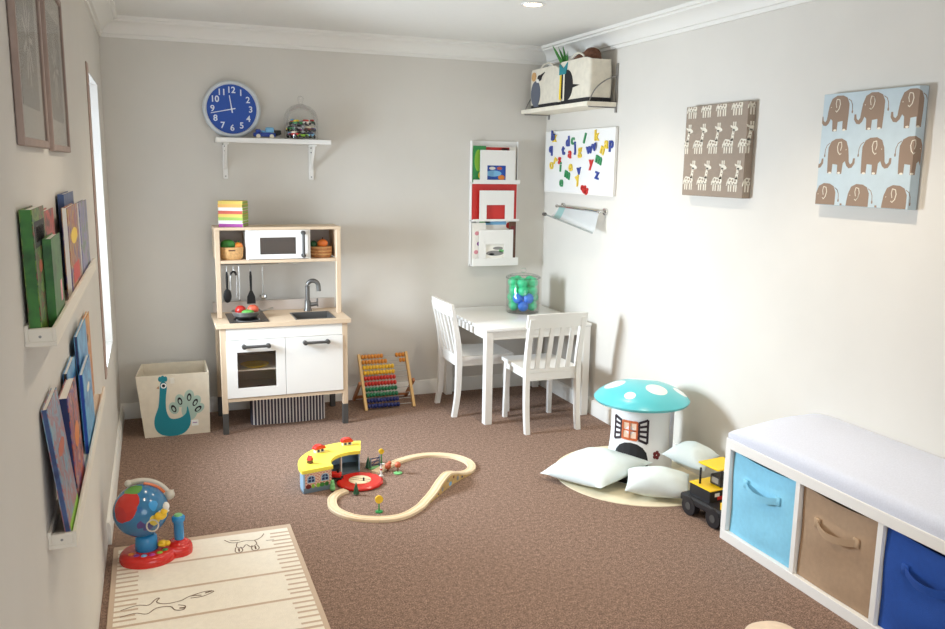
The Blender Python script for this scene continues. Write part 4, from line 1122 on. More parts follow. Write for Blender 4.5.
pillow('large pale green pillow leaning on the mushroom house, left of its doorway', [(1.845, -1.600, .032), (2.000, -1.895, .048), (2.300, -1.840, .115), (2.150, -1.510, .095)], .070, 1)
pillow('pale green pillow lying in front of the mushroom house, nearest the camera', [(2.085, -1.955, .050), (2.320, -2.110, .045), (2.410, -1.965, .090), (2.160, -1.850, .105)], .072, 2)
pillow('pale pillow behind the toy truck, leaning on the right wall', [(2.318, -1.872, .165), (2.435, -2.035, .125), (2.568, -1.965, .160), (2.490, -1.825, .190)], .056, 3)

# ------------------------------------------------------------------ toy truck
mat('truck_yellow', (250, 206, 24), .3); mat('truck_black', (28, 27, 30), .45)
TL_ = (2.368, -2.195, 0)
t = thing('toy_truck', 'yellow and black toy construction truck between the pillows and the storage bench', 'toy truck', TL_, .10)
obj('chassis', G('truck_black').box(-.096, .096, -.17, .100, .048, .082, .008), t)
obj('engine_box', G('truck_black').box(-.070, .070, -.055, .070, .076, .130, .003).m('magnet_red').box(-.03, .03, -.0565, -.0552, .09, .105).m('white').box(-.045, -.02, -.0565, -.0552, .105, .12), t)
obj('bonnet', G('truck_yellow').box(-.072, .072, -.058, .072, .130, .136, .002), t)
obj('cab', G('truck_black').box(-.012, .058, -.050, .016, .1365, .180, .005).m('grey').box(-.0128, -.0118, -.036, .004, .148, .172), t)
obj('exhaust_pipe', G('truck_black').cyl((-.050, .030, .136), (-.050, .030, .205), .0045, n=10), t)
g = G('truck_black')
for x, y in ((.052, .012), (.052, -.046), (-.006, -.046)): g.cyl((x, y, .18), (x, y, .228), .004, n=8)
obj('canopy_post', g, t)
obj('canopy', G('truck_yellow').box(-.055, .082, -.075, .045, .222, .230, .003), t)
obj('bucket', G('truck_yellow').prism([(-.075, -.165, .03), (-.075, -.125, .035), (-.075, -.120, .11), (-.075, -.130, .11), (-.075, -.140, .05), (-.075, -.165, .04)], (.15, 0, 0)), t)
for x in (-.082, .082):
    for y in (.04, -.105):
        g = G('truck_black').cyl((x-.016, y, .040), (x+.016, y, .040), .040, n=24)
        w_ = obj('wheel', g, t); obj('hub', G('charcoal').cyl((x-.018, y, .040), (x+.018, y, .040), .016, n=16), w_)

# ------------------------------------------------------------------ storage bench with bins and pad
BX0, BX1, BY1, BY0, BH = 2.256, W-.016, -2.392, -3.86, .413
c = ((BX0+BX1)/2, (BY0+BY1)/2, 0)
t = thing('storage_bench', 'long low white cubby bench along the right wall', 'bench', c)
ZB, ZT = .040, .374
obj('top_board', G('white', c).box(BX0, BX1, BY0, BY1, ZT, BH, .0015), t)
obj('bottom_board', G('white', c).box(BX0, BX1, BY0, BY1, 0, ZB, .0015), t)
for y in (BY1-.030, BY0): obj('side_panel', G('white', c).box(BX0, BX1, y, y+.030, ZB, ZT, .001), t)
dv = [-2.783, -3.137, -3.491]
for y in dv: obj('divider', G('white', c).box(BX0+.002, BX1-.012, y-.010, y+.010, ZB, ZT), t)
obj('back_panel', G('white', c).box(BX1-.010, BX1, BY0+.030, BY1-.030, ZB, ZT), t)
mat('bin_sky', (136, 202, 228), .8, noise=.05, scale=60, bump=.15, bscale=350); mat('bin_taupe', (168, 140, 112), .8, noise=.06, scale=60, bump=.15, bscale=350); mat('bin_blue', (24, 74, 158), .8, noise=.06, scale=60, bump=.15, bscale=350)
mat('bin_taupe_strap', (178, 150, 120), .8)
def fabric_bin(label, m_, y1, y0, sd, sm=None):
    cc = ((BX0+BX1)/2, (y0+y1)/2, ZB+.001); t = thing('storage_bin', label, 'storage bin', cc, group='fabric bins in the storage bench')
    rr = random.Random(sd); ph = [rr.uniform(0, 6) for _ in range(4)]
    x0 = BX0+.018; x1 = BX1-.03; z0, z1 = ZB+.001, ZT-.006; a, b = y1-.004, y0+.004
    g = G(m_, cc)
    def front(u, v):
        # slack cloth: bellied, drooping between its top corners
        s = math.sin(PI*u)
        x = x0-.006*s*math.sin(PI*v)+.010*s*v**4+.0042*math.sin(9*u+ph[0]+4*v)*math.sin(PI*v)+.0036*math.sin(11*v+ph[1]-3*u)*s
        y = a+(b-a)*u+(.006*math.sin(PI*v)*(1-2*u)*0)
        return (x, y, z0+(z1-z0)*v-.016*s*v**3)
    g.grid(front, 24, 20)
    g.grid(lambda u, v: (front(u, v)[0]+.004, front(u, v)[1], front(u, v)[2]), 24, 20)
    for i in range(24): g.poly([front(i/24, 1), front((i+1)/24, 1), (front((i+1)/24, 1)[0]+.004,)+front((i+1)/24, 1)[1:], (front(i/24, 1)[0]+.004,)+front(i/24, 1)[1:]])
    g.box(x0+.005, x1, a-.004, a, z0, z1-.004).box(x0+.005, x1, b, b+.004, z0, z1-.004).box(x1-.004, x1, b+.004, a-.004, z0, z1-.004).box(x0+.005, x1-.004, b+.004, a-.004, z0, z0+.004)
    obj('bin_body', g, t, sharp=60)
    g = G(sm or m_, cc); L = []
    for i in range(17):
        u = .25+.5*i/16; s = math.sin(PI*i/16); f = front(u, .70)
        out = .004+.026*s; z = f[2]-.002-.012*s+.010*math.cos(PI*i/8)*0
        L.append([(f[0]-out-.001, f[1], z-.013), (f[0]-out-.004, f[1], z+.013)])
    for A, B in zip(L, L[1:]):
        g.poly([A[0], B[0], B[1], A[1]])
        g.poly([(A[0][0]+.002,)+A[0][1:], (A[1][0]+.002,)+A[1][1:], (B[1][0]+.002,)+B[1][1:], (B[0][0]+.002,)+B[0][1:]])
        for k in (0, 1): g.poly([A[k], B[k], (B[k][0]+.002,)+B[k][1:], (A[k][0]+.002,)+A[k][1:]])
    for u in (.245, .755):
        f = front(u, .70); g.box(f[0]-.007, f[0]-.0005, f[1]-.012, f[1]+.012, f[2]-.016, f[2]+.016, .001)
    obj('handle', g, t, sharp=50)
fabric_bin('light blue fabric bin with strap handle in the cubby nearest the mushroom', 'bin_sky', BY1-.030, dv[0]+.010, 1)
fabric_bin('taupe brown fabric bin with strap handle in the middle visible cubby', 'bin_taupe', dv[0]-.010, dv[1]+.010, 2, 'bin_taupe_strap')
fabric_bin('royal blue fabric bin with strap handle in the cubby at the photo corner', 'bin_blue', dv[1]-.010, dv[2]+.010, 3)
m = mat('pad_fabric', (212, 216, 228), .9, noise=.05, scale=200); nt = m.node_tree; b = nt.nodes['Principled BSDF']
tc = nt.nodes.new('ShaderNodeTexCoord'); wv = nt.nodes.new('ShaderNodeTexChecker'); wv.inputs['Scale'].default_value = 110; bp = nt.nodes.new('ShaderNodeBump'); bp.inputs['Strength'].default_value = .35; bp.inputs['Distance'].default_value = .003
nt.links.new(tc.outputs['Object'], wv.inputs['Vector']); nt.links.new(wv.outputs['Fac'], bp.inputs['Height']); nt.links.new(bp.outputs['Normal'], b.inputs['Normal'])
c = ((BX0+BX1)/2, (BY0+BY1)/2, BH+.0005)
g = G('pad_fabric', c); PX0, PX1, PY1, PY0 = BX0+.004, W-.003, BY1-.006, BY0+.004
def pad(u, v):     # u across from the front, v along from the far end; superelliptic edges
    hgt = .050+.052*math.sin(PI/2*min(1, u*1.25))
    ex = (1-max(0, 1-u/.07)**2.4)**.5 if u < .07 else 1
    ev = (1-max(0, 1-v/.13)**2.2)**.5 if v < .13 else ((1-max(0, (v-.93)/.07)**2.2)**.5 if v > .93 else 1)
    x = PX0+(PX1-PX0)*u; y = PY1+(PY0-PY1)*v
    return (x, y, c[2]+.034*min(1, (ex+ev)) *1.0*(1 if 1 else 0)*.0 + .020+(hgt-.020)*min(ex, 1)*ev)
nu, nv = 28, 60
uu = [(i/nu)**1.6 for i in range(nu+1)]; vv = [(j/nv)**1.5 for j in range(nv+1)]
Vt = [[g.v(pad(uu[i], vv[j])) for j in range(nv+1)] for i in range(nu+1)]
for i in range(nu):
    for j in range(nv): g._face([Vt[i][j], Vt[i+1][j], Vt[i+1][j+1], Vt[i][j+1]])
per = [(i, 0) for i in range(nu)]+[(nu, j) for j in range(nv)]+[(i, nv) for i in range(nu, 0, -1)]+[(0, j) for j in range(nv, 0, -1)]
lowv = [g.v((Vt[i][j].co.x+c[0], Vt[i][j].co.y+c[1], c[2])) for i, j in per]
for k in range(len(per)):
    a, b_ = per[k], per[(k+1) % len(per)]
    g._face([Vt[a[0]][a[1]], Vt[b_[0]][b_[1]], lowv[(k+1) % len(per)], lowv[k]])
g._face(lowv)
obj('seat_pad', g, None, 'thick pale lilac white quilted pad lying on the storage bench', 'seat pad', sharp=70)
# ------------------------------------------------------------------ printed canvases on the right wall
mat('canvas_taupe', (150, 134, 118), .85, bump=.2, bscale=400, noise=.04); mat('canvas_sky', (184, 198, 203), .85, bump=.2, bscale=400, noise=.04)
mat('giraffe_cream', (222, 214, 196), .85); mat('elephant_brown', (142, 120, 102), .85)
def canvas_print(name, label, y1, y0, z0, z1, base, draw):
    cc = (W-.02, (y0+y1)/2, z0); g = G(base, cc).box(W-.041, W-.001, y0, y1, z0, z1, .0015)
    S = y1-y0; H = z1-z0
    def put(mn, P, d):
        Q = clip(P, (S, .002), (S+.036, H-.002))
        if len(Q) > 2: g.m(mn).prism([(W-.041+u-S, y0+.0001, z0+v) for u, v in Q], (0, -.0003-.0003*d, 0))
        P = clip(P, (.0, .002), (S, H-.002))
        if len(P) > 2: g.m(mn).prism([(W-.0409, y1-u, z0+v) for u, v in P], (-.0002-.0004*d, 0, 0))
    draw(put, S, H)
    return obj(name, g, None, label, 'wall art', 'animal print canvases on the right wall')
GB = [(.14, .60), (.16, .36), (.20, .0), (.30, .0), (.31, .30), (.58, .30), (.60, .0), (.70, .0), (.72, .40), (.74, .62), (.80, .95), (.70, .97), (.60, .66)]
def giraffes(put, S, H):
    for v0, ph in ((.865, .035), (.470, -.075), (.065, .03), (-.33, -.075)):
        for k in range(-1, 5):
            s = .148*S; u0 = (k*.245+ph)*S; b0 = v0*H
            T = lambda P: [(u0+a*s, b0+b*s) for a, b in P]
            C = 'giraffe_cream'
            put(C, T([(.05, .45), (.95, .45), (1.0, .70), (.95, .98), (.60, .90), (.15, .95), (.0, .80)]), 0)
            for x in (.06, .30, .62, .84): put(C, T([(x, 0), (x+.11, 0), (x+.13, .5), (x-.01, .5)]), 0)
            put(C, T([(.68, .80), (.98, .85), (1.10, 1.58), (.88, 1.58)]), 0)
            put(C, T([(.80, 1.50), (1.12, 1.44), (1.42, 1.50), (1.42, 1.62), (1.16, 1.80), (.86, 1.80)]), 0)
            for x in (.90, 1.10): put(C, T([(x, 1.78), (x+.09, 1.78), (x+.10, 2.06), (x-.03, 2.06)]), 0)
            put(C, T([(.86, 1.66), (.84, 1.80), (.60, 1.86), (.66, 1.70)]), 0)
            put(C, T([(.02, .85), (-.12, .60), (-.16, .38), (-.06, .40), (.06, .70)]), 0)
            for a, b, r_ in ((.22, .78, .10), (.50, .74, .10), (.76, .70, .09), (.34, .58, .07), (.64, .54, .06), (.86, .98, .07), (.94, 1.2, .06), (1.0, 1.40, .05)): put('canvas_taupe', T(ell(a, b, r_, r_*.85, 7)), 1)
EL = [(.24, .72), (.32, .92), (.48, 1.0), (.68, .99), (.82, .92), (.90, .75), (.90, .45), (.88, .02), (.73, .02), (.72, .28), (.56, .26), (.55, 0), (.40, 0), (.38, .30), (.32, .36), (.26, .23), (.18, .16), (.08, .18), (0, .3), (.0, .44), (.06, .44), (.08, .32), (.14, .27), (.19, .34), (.21, .52)]
def ribbon2(P, w):
    L, Rr = [], []
    for i, p in enumerate(P):
        a = P[max(i-1, 0)]; b = P[min(i+1, len(P)-1)]; l = math.hypot(b[0]-a[0], b[1]-a[1]); n = (-(b[1]-a[1])/l*w/2, (b[0]-a[0])/l*w/2)
        L.append((p[0]+n[0], p[1]+n[1])); Rr.append((p[0]-n[0], p[1]-n[1]))
    return [[L[i], L[i+1], Rr[i+1], Rr[i]] for i in range(len(P)-1)]
def elephants(put, S, H):
    for u0s, v0, flip in (((-.01, .365, .745), .665, 0), ((-.29, .07, .45, .83), .285, 1), ((-.08, .29, .67), -.115, 0)):
        for u0 in u0s:
            sx, sy = .345*S, .315*H
            T = lambda P: [(u0*S+((1-a) if flip else a)*sx, v0*H+b*sy) for a, b in P]
            put('elephant_brown', T(EL), 0)
            for q in ribbon2([(.86, .88), (.95, .82), (1.0, .70), (1.01, .56)], .022): put('elephant_brown', T(q), 0)
            put('elephant_brown', T(ell(1.01, .52, .025, .05, 8)), 0)
            for q in ribbon2([(.48, .90), (.57, .88), (.60, .76), (.57, .62), (.50, .54), (.46, .58)], .022): put('giraffe_cream', T(q), 1)
            for q in ribbon2([(.48, .90), (.46, .78), (.49, .66)], .018): put('giraffe_cream', T(q), 1)
            for x in (.49, .79): put('giraffe_cream', T(ell(x, .03, .05, .03, 8)), 1)
            put('giraffe_cream', T(ell(.31, .68, .012, .012, 8)), 1)
canvas_print('giraffe_art_canvas', 'taupe canvas with rows of cream giraffes, hanging on the right wall', -1.570, -2.005, 1.317, 1.720, 'canvas_taupe', giraffes)
canvas_print('elephant_art_canvas', 'pale blue canvas with rows of brown elephants, hanging on the right wall', -2.428, -2.845, 1.312, 1.714, 'canvas_sky', elephants)

# ------------------------------------------------------------------ rug with line drawings
mat('rug_cream', (240, 233, 218), .9, noise=.04, scale=60, bump=.3, bscale=300); mat('rug_brown', (200, 178, 156), .9); mat('rug_line', (110, 82, 62), .9)
QX0, QX1, QY1, QY0, QZ = .022, .676, -1.728, -2.78, .006
c = ((QX0+QX1)/2, (QY0+QY1)/2, 0)
g = G('rug_brown', c).box(QX0, QX1, QY0, QY1, 0, QZ, .002)
e = .018
g.m('rug_cream').box(QX0+e, QX1-e, QY0+e, QY1-.034, QZ-.001, QZ+.0006)
g.m('rug_brown'); zt = QZ+.0010
def strip(a, b, w): g.ribbon([(a[0], a[1], zt), (b[0], b[1], zt)], w)
yl = [-1.930, -2.128, -2.325, -2.522]
for y in yl: strip((QX0+e, y), (QX1-e, y), .013)
rr = random.Random(3)
for y0_ in [-1.765]+yl:
    for k in range(1, 6):
        y = y0_-.033*k+rr.uniform(-.003, .003)
        if y0_ == -1.765 and k > 4: continue
        strip((QX0+e, y), (QX0+.088+rr.uniform(-.006, .004), y), .011); strip((QX1-.088+rr.uniform(-.005, .006), y), (QX1-e, y), .011)
g.m('rug_line'); zt = QZ+.0014
def line(P, w=.0035): g.ribbon([(p.x, p.y, zt) for p in catmull([(a, b, 0) for a, b in P], 5)], w)
# outline drawing of a bounding animal seen from above (far side of the rug)
ax, ay = .49, -1.86
line([(ax-.075, ay+.060), (ax-.055, ay+.030), (ax-.030, ay+.022), (ax, ay+.028), (ax+.035, ay+.022), (ax+.060, ay+.040), (ax+.075, ay+.070)])
line([(ax-.030, ay+.022), (ax-.036, ay-.015), (ax-.015, ay-.030), (ax, ay-.006), (ax+.016, ay-.032), (ax+.038, ay-.012), (ax+.034, ay+.020)])
for s in (-1, 1):
    line([(ax+s*.030-.010, ay-.020), (ax+s*.030-.014, ay-.055), (ax+s*.030, ay-.068), (ax+s*.030+.013, ay-.050), (ax+s*.030+.008, ay-.020)])
    line([(ax+s*.030, ay-.030), (ax+s*.030, ay-.058)], .006)
line([(ax+.075, ay+.005), (ax+.105, ay+.002)]); line([(ax-.055, ay+.048), (ax-.020, ay+.040)])
# running animal drawn along the left
bx, by = .06, -2.235
line([(bx, by+.012), (bx+.05, by+.030), (bx+.085, by+.020), (bx+.105, by+.050), (bx+.118, by+.056), (bx+.110, by+.030), (bx+.140, by+.010), (bx+.185, by+.016), (bx+.215, by+.036), (bx+.250, by+.030)])
line([(bx, by-.030), (bx+.045, by-.020), (bx+.080, by-.036), (bx+.110, by-.008), (bx+.150, by-.012), (bx+.165, by-.040), (bx+.190, by-.046), (bx+.196, by-.024), (bx+.175, by-.010)])
line([(bx+.215, by+.036), (bx+.262, by+.052), (bx+.290, by+.044), (bx+.255, by+.022), (bx+.215, by+.022)]); line([(bx+.262, by+.040), (bx+.285, by+.050)], .006)
line([(bx+.178, by-.032), (bx+.196, by-.036)], .007)
cx_, cy_ = .45, -2.62
line([(cx_-.08, cy_), (cx_-.02, cy_+.05), (cx_+.06, cy_+.03), (cx_+.08, cy_-.04), (cx_, cy_-.05), (cx_-.08, cy_)])
obj('floor_rug', g, None, 'cream rug with brown stripes and animal outline drawings along the left wall', 'rug')

# ------------------------------------------------------------------ toy globe
gz = .0065; c = (.150, -1.865, gz)
t = thing('toy_globe', 'talking toy globe on a red base with a blue joystick, on the rug corner', 'toy globe', c)
mat('toy_red', (206, 40, 32), .25, coat=.2); mat('toy_blue', (44, 138, 196), .25, coat=.2); mat('toy_grey', (196, 190, 178), .35); mat('toy_orange', (232, 116, 48), .3); mat('toy_yellow', (240, 196, 50), .3)
g = G('toy_red', c)
def blob_base(z, s):
    out = []
    for k in range(72):
        a = 2*PI*k/72; best = 0
        d = (math.cos(a), math.sin(a))
        # union of the wide foot and the joystick pod, measured along rays from the wide foot's middle
        for (ex, ey, rx, ry) in ((0, 0, .100*s, .088*s), (.103, .018, .052*s, .052*s)):
            A = (d[0]/rx)**2+(d[1]/ry)**2; B = -2*(d[0]*ex/rx**2+d[1]*ey/ry**2); C_ = (ex/rx)**2+(ey/ry)**2-1; D = B*B-4*A*C_
            if D >= 0: best = max(best, (-B+math.sqrt(D))/(2*A))
        out.append((c[0]-.005+d[0]*best, c[1]+d[1]*best, z))
    return out
rings = [(gz, .97), (gz+.012, 1.0), (gz+.026, .97), (gz+.036, .88), (gz+.038, .80)]
L_ = [[g.v(p) for p in blob_base(z, s)] for z, s in rings]
for A, B in zip(L_, L_[1:]):
    for k in range(72): g._face([A[k], A[(k+1) % 72], B[(k+1) % 72], B[k]])
g._face(L_[0][::-1]); g._face(L_[-1])
bs_ = obj('globe_base', g, t, sharp=50)
g = G('toy_blue', c).lathe([(.036, gz+.034), (.040, gz+.040), (.037, gz+.085), (.030, gz+.094), (0, gz+.096)], (c[0]-.010, c[1]+.005, 0), 28); obj('pedestal', g, t, sharp=50)
g = G('purple', c)
for k, cn_ in enumerate(('orange', 'purple', 'sky', 'magenta', 'lime', 'green')):
    a = -PI/2+(k-2.5)*.42; x, y = c[0]-.005+.066*math.cos(a), c[1]+.058*math.sin(a)
    g.m(cn_).ball((x, y, gz+.037), .011, .010, .006, n=12, m=8)
obj('buttons', g, t)
g = G('toy_yellow', c).ball((c[0]+.045, c[1]-.012, gz+.056), .018, .014, .013).ball((c[0]+.062, c[1]-.018, gz+.058), .010).box(c[0]+.030, c[0]+.05, c[1]-.034, c[1]+.012, gz+.056, gz+.060, .002)
obj('small_plane', g, t)
g = G('toy_red', c).lathe([(.040, gz+.036), (.034, gz+.046), (.022, gz+.052), (0, gz+.054)], (c[0]+.098, c[1]+.018, 0), 28); obj('pod', g, t)
jx, jy = c[0]+.103, c[1]+.018
g = G('toy_blue', c).lathe([(.016, gz+.050), (.018, gz+.060), (.018, gz+.118), (.023, gz+.124), (.024, gz+.138), (.018, gz+.144), (0, gz+.145)], (jx, jy, 0), 24)
js = obj('joystick', g, t, sharp=50)
obj('joystick_button', G('lightgreen', c).lathe([(.016, gz+.1435), (.013, gz+.149), (0, gz+.150)], (jx, jy, 0), 20), js)
GR = .095; gc = Vector((c[0]-.022, c[1]+.002, gz+.188))
vd = (Vector((.217, -4.927, 1.43))-gc).normalized(); vr = Vector((-vd.y, vd.x, 0)).normalized(); vr = Vector((.998, .06, 0)); vu = vd.cross(vr)*-1
vu = vr.cross(vd)*-1
def gp(a, b):   # patch centre: a to the viewer's right, b up
    z = math.sqrt(max(0, 1-a*a-b*b)); return tuple((vr*a+vu*b+vd*z)*GR)
blobmat('globe_ocean', (48, 112, 156), [(gp(-.50, .42), .052, (190, 40, 34)), (gp(-.28, .60), .040, (196, 46, 36)), (gp(-.72, .12), .034, (180, 40, 40)), (gp(-.02, .93), .030, (90, 150, 60)), (gp(.12, -.45), .026, (70, 50, 120)),
        (gp(-.2, -.30), .018, (96, 60, 130)), (gp(.35, -.55), .024, (58, 60, 130)), (gp(.60, .30), .018, (60, 150, 210)), (gp(.1, .2), .012, (36, 100, 160)), (gp(.62, -.25), .022, (226, 200, 70))], .18, coat=.3, wobble=.03)
g = G('globe_ocean', gc); g.ball(gc, GR, n=48, m=28)
go = obj('globe_ball', g, None); go.parent = t; go.location = gc-Vector(c)
ax_ = (vr*.62+Vector((0, 0, .78))).normalized(); per_ = ax_.cross(Vector((0, -1, 0))).normalized()
pts = []
for k in range(15):
    a = math.radians(-12+k*9.5); d = Vector((math.sin(a)*1.0, 0, math.cos(a)))
    pts.append(gc+Vector((d.x, -.10, d.z)).normalized()*(GR+.014))
arc = [gc+Vector((math.sin(math.radians(a))*(GR+.013), .012, math.cos(math.radians(a))*(GR+.013))) for a in range(-20, 70, 6)]
g = G('toy_grey', c).tube(arc, .009, 12).ball(arc[0], .013); obj('meridian_arm', g, t)
g = G('toy_orange', c).tube([gc+Vector((math.sin(math.radians(a))*(GR+.003), .012, math.cos(math.radians(a))*(GR+.003))) for a in range(8, 62, 6)], .010, 10); obj('inner_band', g, t)
g = G('toy_grey', c).ball(arc[-1]+Vector((.002, -.004, -.004)), .018).cyl(arc[-1]-Vector((.02, 0, .004)), arc[-1]+Vector((.018, 0, 0)), .012); obj('arm_knob', g, t)
pc = gc+vr*(GR*.66)-vu*(GR*.30)*-1*-1+vd*(GR*.92)
g = G('toy_yellow', c).ball(pc, .021, .016, .015).ball(pc+Vector((.012, -.006, .016)), .012)
g.m('white').ball(pc+Vector((.020, -.004, .034)), .011, .009, .016).box(pc.x-.006, pc.x+.030, pc.y-.004, pc.y+.004, pc.z+.012, pc.z+.018, .002)
obj('globe_plane', g, t)
g = G('clear_glass', c).lathe([(.0, 0), (.016, 0), (.018, .004), (.016, .008), (0, .008)], gc+vr*(GR*.36)-vu*(GR*.62)*1+vd*(GR*.80), 22, vd.to_track_quat('Z', 'Y').to_matrix())
g.m('toy_grey').lathe([(.017, .001), (.022, .003), (.022, .007), (.017, .009)], gc+vr*(GR*.36)-vu*(GR*.62)+vd*(GR*.80), 22, vd.to_track_quat('Z', 'Y').to_matrix())
obj('magnifier', g, t)

# ------------------------------------------------------------------ wooden train set
prof = [(-.020, 0), (-.020, .0115), (-.0185, .013), (-.0135, .013), (-.0130, .0105), (-.0090, .0105), (-.0085, .013), (.0085, .013), (.0090, .0105), (.0130, .0105), (.0135, .013), (.0185, .013), (.020, .0115), (.020, 0)]
P = [(.962, -1.462, 0), (.918, -1.486, 0), (.882, -1.550, 0), (.876, -1.655, 0), (.930, -1.752, 0), (1.026, -1.806, 0), (1.120, -1.808, 0), (1.205, -1.752, 0), (1.262, -1.685, 0), (1.315, -1.628, .012), (1.362, -1.578, .034), (1.408, -1.532, .046), (1.455, -1.490, .034), (1.505, -1.452, .012), (1.556, -1.415, 0), (1.596, -1.365, 0), (1.606, -1.285, 0),
     (1.570, -1.200, 0), (1.500, -1.148, 0), (1.420, -1.130, 0), (1.334, -1.150, 0), (1.249, -1.196, 0), (1.137, -1.285, 0)]
segs = [(0, 2, 'curved'), (2, 5, 'curved'), (5, 8, 'curved'), (8, 14, 'bridge'), (14, 17, 'curved'), (17, 20, 'curved'), (20, 22, 'curved')]
lb = ['short curved wooden track leaving the red turntable towards the camera', 'curved wooden track piece at the left bend of the loop', 'curved wooden track piece beside the yellow toy signal at the near side',
      'humped wooden bridge track with a picture on its side', 'curved wooden track at the right end of the loop after the bridge', 'curved wooden track at the far right bend of the loop', 'wooden track running back along the far side to the turntable']
full = catmull(P, 8)
for (a, b, kind), lab in zip(segs, lb):
    pts = full[a*8:b*8+1]; pts = [p+Vector((0, 0, .0005)) for p in pts]
    d = (pts[1]-pts[0]).normalized()*.0006; pts[0] = pts[0]+d
    cc = pts[len(pts)//2].copy(); cc.z = 0
    tr = thing('toy_bridge' if kind == 'bridge' else 'toy_track', lab, 'train track', cc, group='wooden train track pieces')
    obj('rail_bed', G('track_wood', cc).sweep(pts, prof), tr, sharp=30)
    if kind == 'bridge':
        mat('bridge_side', (206, 172, 110), .55, noise=.25, scale=60)
        for s in (-1, 1):
            g = G('bridge_side', cc); top, botm = [], []
            for i, p in enumerate(pts):
                tt = pts[min(i+1, len(pts)-1)]-pts[max(i-1, 0)]; tt.z = 0; tt.normalize(); n = Vector((-tt.y, tt.x, 0))*s
                top.append((p+n*.0215, p+n*.0175)); 
            for i in range(len(pts)-1):
                (a0, a1), (b0, b1) = top[i], top[i+1]
                za, zb = a0.z+.004, b0.z+.004
                quad = lambda p, q, zp, zq: [(p.x, p.y, .0004), (q.x, q.y, .0004), (q.x, q.y, zq), (p.x, p.y, zp)]
                g.poly(quad(a0, b0, za, zb)); g.poly(quad(b1, a1, zb-.0045, za-.0045)); g.poly([(a0.x, a0.y, za), (b0.x, b0.y, zb), (b1.x, b1.y, zb-.0045), (a1.x, a1.y, za-.0045)])
            for mn, fr_, zz, rx, rz in (('grey', .30, .016, .010, .010), ('grey', .70, .018, .010, .012), ('sky', .52, .014, .014, .010), ('grey', .45, .034, .006, .006), ('darkred', .60, .036, .007, .006), ('navy', .80, .012, .006, .005), ('navy', .20, .009, .006, .004)):
                i = int(fr_*(len(pts)-1)); p = pts[i]; tt = pts[i+1]-pts[i-1]; tt.z = 0; tt.normalize(); n = Vector((-tt.y, tt.x, 0))*s
                if zz+rz > p.z+.004: zz = max(.004, p.z+.003-rz)
                g.m(mn).prism([p*0+Vector((p.x, p.y, 0))+n*.0214+tt*u+Vector((0, 0, zz+v)) for u, v in ell(0, 0, rx, rz, 10)], n*.0008)
            obj('side_panel', g, tr, label='bridge side printed with stones and shrubs')
C0 = Vector((1.045, -1.378, 0)); ccz = tuple(C0)
t = thing('toy_turntable', 'red toy railway turntable with a pale wooden disc in its middle', 'turntable', ccz)
n = 14
g = G('toy_red', ccz).lathe([(.052, .0005), (.100, .0005), (.106, .004), (.106, .012), (.098, .017), (.052, .017)], ccz, n); obj('ring', g, t, sharp=20)
mat('disc_cream', (232, 214, 176), .5)
g = G('disc_cream', ccz).lathe([(0, .0005), (.0505, .0005), (.0505, .0185), (.049, .0195), (0, .0195)], ccz, 36)
d = Vector((math.cos(2.5), math.sin(2.5), 0)); q = Vector((-d.y, d.x, 0))
g.m('brown')
for s in (-.011, .011): g.prism([C0+d*a+q*(s+b)+Vector((0, 0, .0194)) for a, b in ((-.046, -.002), (.046, -.002), (.046, .002), (-.046, .002))], (0, 0, .0005))
tb = obj('turning_disc', g, t)
obj('knob', G('black', ccz).cyl((C0.x+.012, C0.y-.022, .0196), (C0.x+.012, C0.y-.022, .034), .004, n=12), t)
# roundhouse
mat('station_yellow', (248, 230, 84), .4); mat('station_blue', (150, 184, 208), .5); mat('station_brick', (212, 160, 138), .6)
m = MATS['station_brick']; nt = m.node_tree; b = nt.nodes['Principled BSDF']; bt = nt.nodes.new('ShaderNodeTexBrick'); tc = nt.nodes.new('ShaderNodeTexCoord'); mp = nt.nodes.new('ShaderNodeMapping'); mp.inputs['Rotation'].default_value = (PI/2, 0, 0)
bt.inputs['Scale'].default_value = 34; bt.inputs['Color1'].default_value = lin((206, 110, 96)); bt.inputs['Color2'].default_value = lin((190, 90, 90)); bt.inputs['Mortar'].default_value = lin((232, 206, 180)); bt.inputs['Mortar Size'].default_value = .06
nt.links.new(tc.outputs['Object'], mp.inputs['Vector']); nt.links.new(mp.outputs['Vector'], bt.inputs['Vector']); nt.links.new(bt.outputs['Color'], b.inputs['Base Color'])
mat('station_slate', (112, 128, 140), .5)
r1, r2, a0, a1 = .136, .268, math.radians(190), math.radians(77); HS = .094
sc = (C0.x-.14, C0.y+.12, 0)
t = thing('toy_roundhouse', 'curved toy train shed with a yellow roof and brick end wall around turntable', 'toy train shed', sc)
pol = lambda r, a, z: (C0.x+r*math.cos(a), C0.y+r*math.sin(a), z)
def arcslab(g, ra, rb, z0, z1, aa=a0, ab=a1, n=24):
    A = [aa+(ab-aa)*i/n for i in range(n+1)]
    for i in range(n):
        p, q = A[i], A[i+1]
        g.poly([pol(ra, p, z1), pol(rb, p, z1), pol(rb, q, z1), pol(ra, q, z1)]); g.poly([pol(ra, q, z0), pol(rb, q, z0), pol(rb, p, z0), pol(ra, p, z0)])
        g.poly([pol(ra, p, z0), pol(ra, p, z1), pol(ra, q, z1), pol(ra, q, z0)]); g.poly([pol(rb, q, z0), pol(rb, q, z1), pol(rb, p, z1), pol(rb, p, z0)])
    for p in (aa, ab): g.poly([pol(ra, p, z0), pol(rb, p, z0), pol(rb, p, z1), pol(ra, p, z1)])
g = G('station_yellow', sc); arcslab(g, r1-.006, r2+.008, HS, HS+.016, a0+.03, a1-.02)
obj('roof', g, t)
g = G('station_slate', sc); arcslab(g, r1, r2, .0005, .010); obj('shed_floor', g, t)
g = G('station_blue', sc); arcslab(g, r2-.008, r2, .010, HS); obj('outer_wall', g, t)
